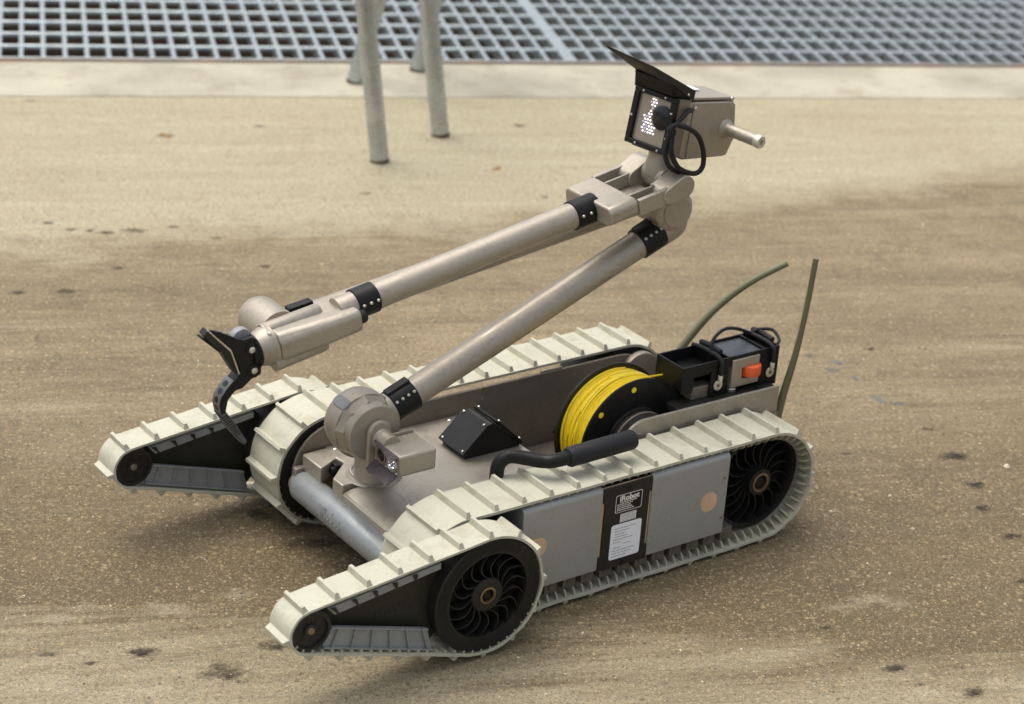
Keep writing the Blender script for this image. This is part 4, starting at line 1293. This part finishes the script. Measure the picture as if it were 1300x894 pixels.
m.add([tuple(p) for p in vs_], [(0, 1, 2, 3), (7, 6, 5, 4), (0, 4, 5, 1), (1, 5, 6, 2), (2, 6, 7, 3), (3, 7, 4, 0)])
vz = part('sun_visor', m, BLACKDUSTY, None, 0.001)
m = MB(); m.prism([(-0.036, 0.0400), (0.000, 0.0400), (0.012, 0.0560), (-0.036, 0.0445)], 0.0300, 0.0340, 'y', HM)
m.prism([(-0.030, 0.030), (0.000, 0.0350), (0.006, 0.0590), (0.022, 0.0690), (-0.020, 0.0540)], -0.0420, -0.0385, 'y', HM)
m.prism([(-0.034, 0.0366), (0.0005, 0.0366), (0.010, 0.0560), (-0.030, 0.0470)], -0.0384, 0.0299, 'y', HM)
part('visor_bracket', m, BLACK, vz, 0.001)
screw_heads('visor_screw', [HM @ Vector((-0.024, 0.0342, 0.0420))], HL, 0.0022, STEEL, vz)
screw_heads('body_screw', [HM @ Vector((-0.0490, 0.0318, 0.0225)), HM @ Vector((-0.1265, 0.0290, 0.0362))], HL, 0.0032, STEEL, hb)
# stub mast and connectors
m = MB(); m.lathe([(0.0145, 0.0310), (0.0135, 0.0335), (0.0105, 0.0355), (0.0088, 0.040), (0.0086, 0.0880)], (0, 0, 0), (0, 1, -0.02), 28, HM @ Matrix.Translation((-0.1235, 0, -0.0050)))
st = part('stub_mast', m, TAN, hb, 0, 40)
m = MB(); m.lathe([(0.0090, 0.0880), (0.0094, 0.0890), (0.0094, 0.0955), (0.0085, 0.0975), (0.0040, 0.0975), (0.0036, 0.0930), (0.0, 0.0930)], (0, 0, 0), (0, 1, -0.02), 28, HM @ Matrix.Translation((-0.1235, 0, -0.0050)))
part('mast_cap', m, LUG, hb, 0, 30)
m = MB(); m.lathe([(0.0052, 0), (0.0052, 0.010), (0.0042, 0.011), (0.0042, 0.014), (0.0058, 0.015), (0.0058, 0.023), (0.0040, 0.025)], (0, 0, 0), (-1, 0, 0), 20, HM @ Matrix.Translation((-0.141, -0.006, 0.0060)))
part('connector', m, LUG, hb, 0, 30)
m = MB(); m.rcyl((0, 0, 0), (-0.008, 0, 0), 0.0055, 0.001, 16, HM @ Matrix.Translation((-0.138, 0.018, -0.030)))
part('red_cap', m, simple('red_plastic', (0.28, 0.02, 0.015), 0.4), hb)
# cable loops on the near side
m = MB(); m.tube([HM @ Vector(p) for p in ((-0.0420, 0.0310, 0.0195), (-0.0292, 0.0360, 0.0190), (-0.0150, 0.0400, 0.0115), (0.0040, 0.0420, -0.0057), (0.0087, 0.0420, -0.0253), (0.0023, 0.0420, -0.0450), (-0.0155, 0.0420, -0.0600), (-0.0500, 0.0420, -0.0665))], 0.0034, 12, 8)
cb = part('camera_cable', m, RUBBER, None, 0, 60)
m = MB(); m.tube([HM @ Vector(p) for p in ((0.0030, 0.0465, -0.0180), (0.0145, 0.0480, -0.0030), (0.0080, 0.0490, 0.0035), (-0.0015, 0.0500, 0.0035), (-0.0251, 0.0500, -0.0016), (-0.0470, 0.0500, -0.0127), (-0.0630, 0.0500, -0.0326), (-0.0690, 0.0500, -0.0527), (-0.0607, 0.0500, -0.0630), (-0.0419, 0.0500, -0.0628), (-0.0171, 0.0500, -0.0546), (0.0000, 0.0490, -0.0371), (0.0050, 0.0475, -0.0200), (0.0020, 0.0450, -0.0040))], 0.0036, 12, 8)
part('camera_cable', m, RUBBER, None, 0, 60)

# ---- gripper
GD = Vector((0.984, 0, -0.178)).normalized(); GN = Vector((0.178, 0, 0.984)).normalized()
GO = Vector((0.0620, 0, 0.3870))
G = Matrix((GD, GN.cross(GD), GN)).transposed().to_4x4(); G.translation = GO     # local x forwards along the wrist
def oct_(hw, hz0, hz1, c):
    return [(-hw, hz0 + c), (-hw, hz1 - c), (-hw + c, hz1), (hw - c, hz1), (hw, hz1 - c), (hw, hz0 + c), (hw - c, hz0), (-hw + c, hz0)]
m = MB()
secs = [(-0.004, oct_(0.0320, -0.0160, 0.0165, 0.006)), (0.035, oct_(0.0315, -0.0170, 0.0180, 0.0065)), (0.112, oct_(0.0285, -0.0205, 0.0215, 0.010))]
vs, fs = [], []
for x, o8 in secs:
    vs += [(x, y, z) for y, z in o8]
for i in range(2):
    for k in range(8):
        fs.append((i * 8 + k, i * 8 + (k + 1) % 8, (i + 1) * 8 + (k + 1) % 8, (i + 1) * 8 + k))
fs += [tuple(range(8)), tuple(range(16, 24))]
m.add(vs, fs, G)
gh = part('gripper_housing', m, TAN, None, 0.004, 40, 3)
m = MB(); m.lathe([(0.0262, 0.1125), (0.0275, 0.1130), (0.0275, 0.1165), (0.0262, 0.1180), (0.0255, 0.1215), (0.0225, 0.1300), (0.0205, 0.1340), (0.0, 0.1340)], (0, 0, 0), (1, 0, 0), 40, G)
part('wrist_dome', m, TAN, gh, 0, 40)
m = MB()
m.lathe([(0.0085, 0.036), (0.0110, 0.040), (0.0120, 0.120), (0.0, 0.120)], (0, 0, 0), (1, 0, 0), 20, G @ Matrix.Translation((0, -0.006, 0.0155)))
m.lathe([(0.0090, 0.044), (0.0110, 0.048), (0.0120, 0.120), (0.0, 0.120)], (0, 0, 0), (1, 0, 0), 20, G @ Matrix.Translation((0, 0.014, -0.0180)))
part('housing_ridge', m, TAN, gh, 0, 50)
m = MB(); m.rcyl((-0.0145, 0.019, 0.001), (-0.003, 0.019, 0.001), 0.0098, 0.003, 24, G)
part('housing_knob', m, RUBBER, gh)
screw_heads('housing_screw', [G @ Vector((0.1185, y, z)) for y, z in ((-0.016, 0.0205), (0.013, 0.0222), (0.018, -0.0195), (-0.02, -0.016))], GD, 0.0030, STEEL, gh)
m = MB(); m.lathe([(0.0205, 0.1335), (0.0218, 0.1350), (0.0218, 0.1375), (0.0190, 0.1390), (0.0175, 0.1440), (0.0, 0.1440)], (0, 0, 0), (1, 0, 0), 36, G)
part('wrist_collar', m, BLACK, None, 0, 30)
up = [(0.2678, 0.4094), (0.2516, 0.4035), (0.2375, 0.3961), (0.2254, 0.3884), (0.2166, 0.3856), (0.2056, 0.3877), (0.1944, 0.3790), (0.1897, 0.3673), (0.1915, 0.3505), (0.1923, 0.3355),
      (0.2001, 0.3310), (0.2113, 0.3362), (0.2200, 0.3405), (0.2262, 0.3583), (0.2325, 0.3744), (0.2500, 0.3926)]
m = MB()
m.prism(up, 0.0070, 0.0120, 'y')
m.prism([(0.1985, 0.3300), (0.2100, 0.3350), (0.2100, 0.3800), (0.1985, 0.3800)], -0.0073, 0.0073, 'y')
jaw = part('upper_jaw', m, BLACK, None, 0.0008)
pad = [(0.2672, 0.4090), (0.2350, 0.3744), (0.2235, 0.3421), (0.2300, 0.3440), (0.2400, 0.3610), (0.2500, 0.3780), (0.2610, 0.3885), (0.2722, 0.4022)]
m = MB(); m.prism(pad, -0.0010, 0.0126, 'y')
part('jaw_pad', m, BLACKDUSTY, jaw, 0.0006)
m = MB(); m.tube([(0.2676, 0.4093, 0), (0.2350, 0.3744, 0), (0.2235, 0.3421, 0)], 0.0011, 8, 0, Matrix(((1, 0, 0, 0), (0, 0, 1, 0.0124), (0, 1, 0, 0), (0, 0, 0, 1))))
part('pale_edge', m, STEEL, jaw)  # thin pale strip along the jaw's near edge
m = MB()
for i in range(13):
    f = i / 12
    x, z = (0.2735 + (0.2500 - 0.2735) * f, 0.4000 + (0.3780 - 0.4000) * f)
    m.box(x - .0008, x + .0018, 0.0, 0.0123, z - .0014, z + .0006)
tt = part('jaw_teeth', m, BLACK, jaw); tt['kind'] = 'stuff'
for x, z in ((0.2560, 0.4020), (0.2480, 0.3985), (0.2390, 0.3940)):
    m = MB(); m.lathe([(0.0030, 0), (0.0030, 0.0005), (0, 0.0005)], (x, 0.0095, z + 0.0018), (0.45, 0.15, 1), 12)
    part('jaw_hole', m, LENSM, jaw)
low = [(0.2093, 0.3499), (0.1993, 0.3510), (0.1925, 0.3420), (0.1934, 0.3335), (0.2045, 0.3305), (0.2176, 0.3203), (0.2275, 0.3191), (0.2373, 0.3083), (0.2404, 0.2937), (0.2280, 0.2745), (0.2096, 0.2448),
       (0.2140, 0.2414), (0.2340, 0.2674), (0.2460, 0.2889), (0.2490, 0.3027), (0.2470, 0.3131), (0.2385, 0.3245), (0.2223, 0.3386)]
m = MB(); m.prism(low, -0.0075, 0.0112, 'y')
fg = part('lower_finger', m, BLACK, None, 0.0008)
# pale worn face of the finger, its holes and ridges
face = [(0.2300, 0.3330), (0.2385, 0.3247), (0.2472, 0.3133), (0.2492, 0.3027), (0.2462, 0.2889), (0.2342, 0.2672), (0.2142, 0.2414)]
m = MB()
fo_ = [(x + 0.0007, z - 0.0002) for x, z in face]
m.prism(face + fo_[::-1], -0.0073, 0.0110, 'y')
part('finger_face', m, FINGERGREY, fg)
for (x, z), nrm in (((0.2365, 0.3272), (0.7, 0, .7)), ((0.2437, 0.3185), (0.8, 0, .6)), ((0.2487, 0.3080), (0.97, 0, .2)), ((0.2485, 0.2970), (0.97, 0, -.2))):
    m = MB(); m.lathe([(0.0042, 0), (0.0042, 0.0006), (0.0, 0.0006)], (x, 0.0018, z), nrm, 14)
    part('finger_hole', m, LENSM, fg)
for i in range(11):
    f = i / 11
    x, z = 0.2462 + (0.2200 - 0.2462) * f, 0.2880 + (0.2490 - 0.2880) * f
    m = MB(); m.box(x - .0004, x + .0012, -0.0071, 0.0108, z - .0004, z + .0002)
    part('grip_ridge', m, BLACK, fg)
m = MB(); m.prism([(0.2478, 0.2889), (0.2405, 0.2925), (0.2275, 0.2750), (0.2100, 0.2450), (0.2138, 0.2416), (0.2342, 0.2674)], 0.0110, 0.0118, 'y')
gp = part('grip_pad', m, FINGERGREY, fg, 0.0003)
for i in range(10):
    f = (i + 0.7) / 11
    x, z = 0.2440 + (0.2200 - 0.2440) * f, 0.2900 + (0.2545 - 0.2900) * f
    m = MB(); m.prism([(x - 0.0030, z + 0.0018), (x + 0.0034, z - 0.0020), (x + 0.0030, z - 0.0028), (x - 0.0034, z + 0.0010)], 0.0116, 0.0122, 'y')
    part('grip_ridge', m, BLACK, fg)
for (x, z), r_ in (((0.2066, 0.3712), 0.0042), ((0.2028, 0.3424), 0.0042)):
    m = MB(); m.lathe([(0.0085, -0.002), (0.0085, 0.0012), (0.0078, 0.0018), (0.0, 0.0018)], (x, 0.0120, z), (0, 1, 0), 24)
    part('pivot_boss', m, BLACK)
    m = MB(); m.lathe([(r_, 0), (r_, 0.0012), (r_ * 0.7, 0.0024), (r_ * .3, 0.0027), (r_ * .25, 0.0018), (0.0, 0.0018)], (x, 0.0136, z), (0, 1, 0), 18)
    part('pivot_bolt', m, LUG)
m = MB(); m.rcyl((0.2105, -0.0155, 0.3790), (0.2105, -0.004, 0.3790), 0.0140, 0.002, 28)
part('jaw_roller', m, PANELBLUE)

# ------------------------------------------------------------------ debris on the ground
def blob(m, rnd, cx, cy, r, sq, n=8, k=5, rough=0.25):
    rot = rnd.uniform(0, pi)
    vs, fs = [], []
    for i in range(1, k):
        th = pi * i / k
        for j in range(n):
            a = 2 * pi * j / n
            q = r * rnd.uniform(1 - rough, 1 + rough * 0.6)
            lx, ly, lz = q * sin(th) * cos(a) * sq[0], q * sin(th) * sin(a) * sq[1], q * cos(th) * sq[2]
            vs.append((cx + lx * cos(rot) - ly * sin(rot), cy + lx * sin(rot) + ly * cos(rot), lz + r * sq[2] * 0.2))
    for i in range(k - 2):
        for j in range(n):
            fs.append((i * n + j, i * n + (j + 1) % n, (i + 1) * n + (j + 1) % n, (i + 1) * n + j))
    fs += [tuple(range(n)), tuple(range((k - 2) * n, (k - 1) * n))]
    m.add(vs, fs)
def lump(name, x, y, r, mat, label, cat, sq=(1, 0.7, 0.35), group=None, seed=0, n=9):
    rnd = random.Random(seed)
    m = MB()
    if name == 'dirt_clump':
        ax_ = rnd.uniform(0, pi)
        for q in range(8):
            u, w_ = rnd.gauss(0, 0.38) * r * sq[0], rnd.gauss(0, 0.38) * r * sq[1]
            dx, dy = -0.918 * u + 0.396 * w_, 0.396 * u + 0.918 * w_
            blob(m, rnd, dx, dy, r * rnd.uniform(0.12, 0.32), (1.2, 0.9, 0.38), 7, 4, 0.35)
    else:
        blob(m, rnd, 0, 0, r, sq, n, 6)
    o = link(name, m.mesh(name, (0, 0, 0), 60 if name != 'dirt_clump' else 30), mat)
    o.location = (x, y, 0)
    return tag(o, label, cat, group)
ST_PALE = stone_mat('pale_stone', (0.55, 0.47, 0.37)); ST_GREY = stone_mat('blue_grey_stone', (0.125, 0.125, 0.12)); ST_TAN = stone_mat('tan_stone', (0.42, 0.32, 0.2))
SG, DG = 'loose stones on the ground', 'dark dirt clumps on the ground'
lump('dirt_clump', 0.3714, 0.0427, 0.014, SOIL, 'dark earth clump in front of the near flipper, low left', 'dirt clump', (1.1, .7, .25), DG, 1, 12)
lump('dirt_clump', -0.9762, 0.1435, 0.018, SOIL, 'largest dark dirt patch at right, above the two smaller ones', 'dirt clump', (1.3, .5, .14), DG, 2, 12)
lump('dirt_clump', -0.9352, 0.2257, 0.012, SOIL, 'middle dirt clump of the row at the right', 'dirt clump', (1.2, .6, .18), DG, 3, 11)
lump('dirt_clump', -0.8862, 0.2846, 0.010, SOIL, 'small round dirt clump lowest in the row at the right', 'dirt clump', (1.2, .7, .2), DG, 4, 11)
lump('dirt_clump', -0.8611, 0.3687, 0.011, SOIL, 'dirt crumb beside the right edge, level with the rear wheel', 'dirt clump', (1.2, .6, .22), DG, 5, 11)
lump('dirt_clump', -0.4501, 0.5429, 0.009, SOIL, 'dark dirt crumb at the bottom, right of centre', 'dirt clump', (1.3, .6, .25), DG, 6, 11)
lump('dirt_clump', -0.4995, 0.6330, 0.010, SOIL, 'dark dirt crumb in the bottom right corner', 'dirt clump', (1.3, .7, .25), DG, 7, 11)
lump('dirt_clump', -0.7744, 0.4669, 0.008, SOIL, 'dirt crumb on the right edge, halfway down to the corner', 'dirt clump', (1.0, .8, .25), DG, 8, 11)
lump('dirt_clump', 0.0694, -0.2119, 0.013, SOIL, 'dark damp clump under the far flipper', 'dirt clump', (1.4, .7, .3), DG, 9, 11)
lump('flat_stone', -1.0578, -0.2120, 0.010, ST_GREY, 'upper grey flat stone behind the antenna', 'stone', (1.2, .6, .12), SG, 10)
lump('flat_stone', -1.0407, -0.1495, 0.010, ST_GREY, 'middle grey flat stone of the row behind the robot', 'stone', (1.2, .6, .12), SG, 11)
lump('flat_stone', -1.0172, -0.0687, 0.013, ST_GREY, 'lower, longest grey flat stone of the row behind the robot', 'stone', (1.5, .55, .10), SG, 12)
lump('pebble', -1.0246, 0.2081, 0.0056, ST_PALE, 'round pale pebble near the right edge', 'stone', (1, .9, .8), SG, 13)
lump('pebble', -0.6727, 0.1844, 0.0036, ST_PALE, 'tiny pale pebble just right of the rear wheel', 'stone', (1, .8, .6), SG, 14)
lump('pebble', -0.7883, 0.1906, 0.0036, ST_PALE, 'tiny pale pebble between the rear wheel and the dirt patches', 'stone', (1, .8, .6), SG, 15)
lump('pebble', 0.0434, -0.2244, 0.0085, ST_GREY, 'small grey stone on the ground beside the front end of the far track', 'stone', (1.3, .7, .5), SG, 16)
lump('dry_leaf', -0.5600, -1.7491, 0.014, LEAF, 'curled brown leaf scrap on the pale concrete at upper left', 'leaf', (1.4, .5, .15), None, 17)
lump('dry_leaf', -1.0900, -1.2800, 0.013, LEAF, 'brown leaf scrap on pale concrete behind the upper arm', 'leaf', (1.3, .6, .12), None, 18)

# sand and grit lying on the ground: one mass of tiny stones
rnd = random.Random(99)
m = MB()
def grit(n, fn, r0, r1):
    for _ in range(n):
        x, y = fn()
        r = r0 * (r1 / r0) ** (rnd.random() ** 2.2)
        a = rnd.uniform(0, pi); ca, sa = cos(a), sin(a)
        sx, sy, sz = r * rnd.uniform(.8, 1.3), r * rnd.uniform(.6, 1.0), r * rnd.uniform(.35, .6)
        zc = sz * 0.25
        P = [(sx, 0, 0), (0, sy, 0), (-sx, 0, 0), (0, -sy, 0)]
        vs = [(x + px * ca - py * sa, y + px * sa + py * ca, zc) for px, py, _ in P] + [(x + rnd.uniform(-.3, .3) * r, y + rnd.uniform(-.3, .3) * r, zc + sz)]
        m.add(vs, [(0, 1, 4), (1, 2, 4), (2, 3, 4), (3, 0, 4)])
def zone():
    while True:
        a, v = rnd.uniform(-1.1, 1.7), rnd.uniform(-1.45, 0.75)
        if v < -1.1 and rnd.random() < 0.6: continue
        q = gw(a, v)
        return q.x, q.y
grit(30000, zone, 0.0008, 0.0022)
grit(350, zone, 0.0020, 0.0040)
me = bpy.data.meshes.new('grit'); me.from_pydata(m.v, [], m.f); me.materials.append(GRIT)
gr = link('grit', me, None)
gr['kind'] = 'stuff'
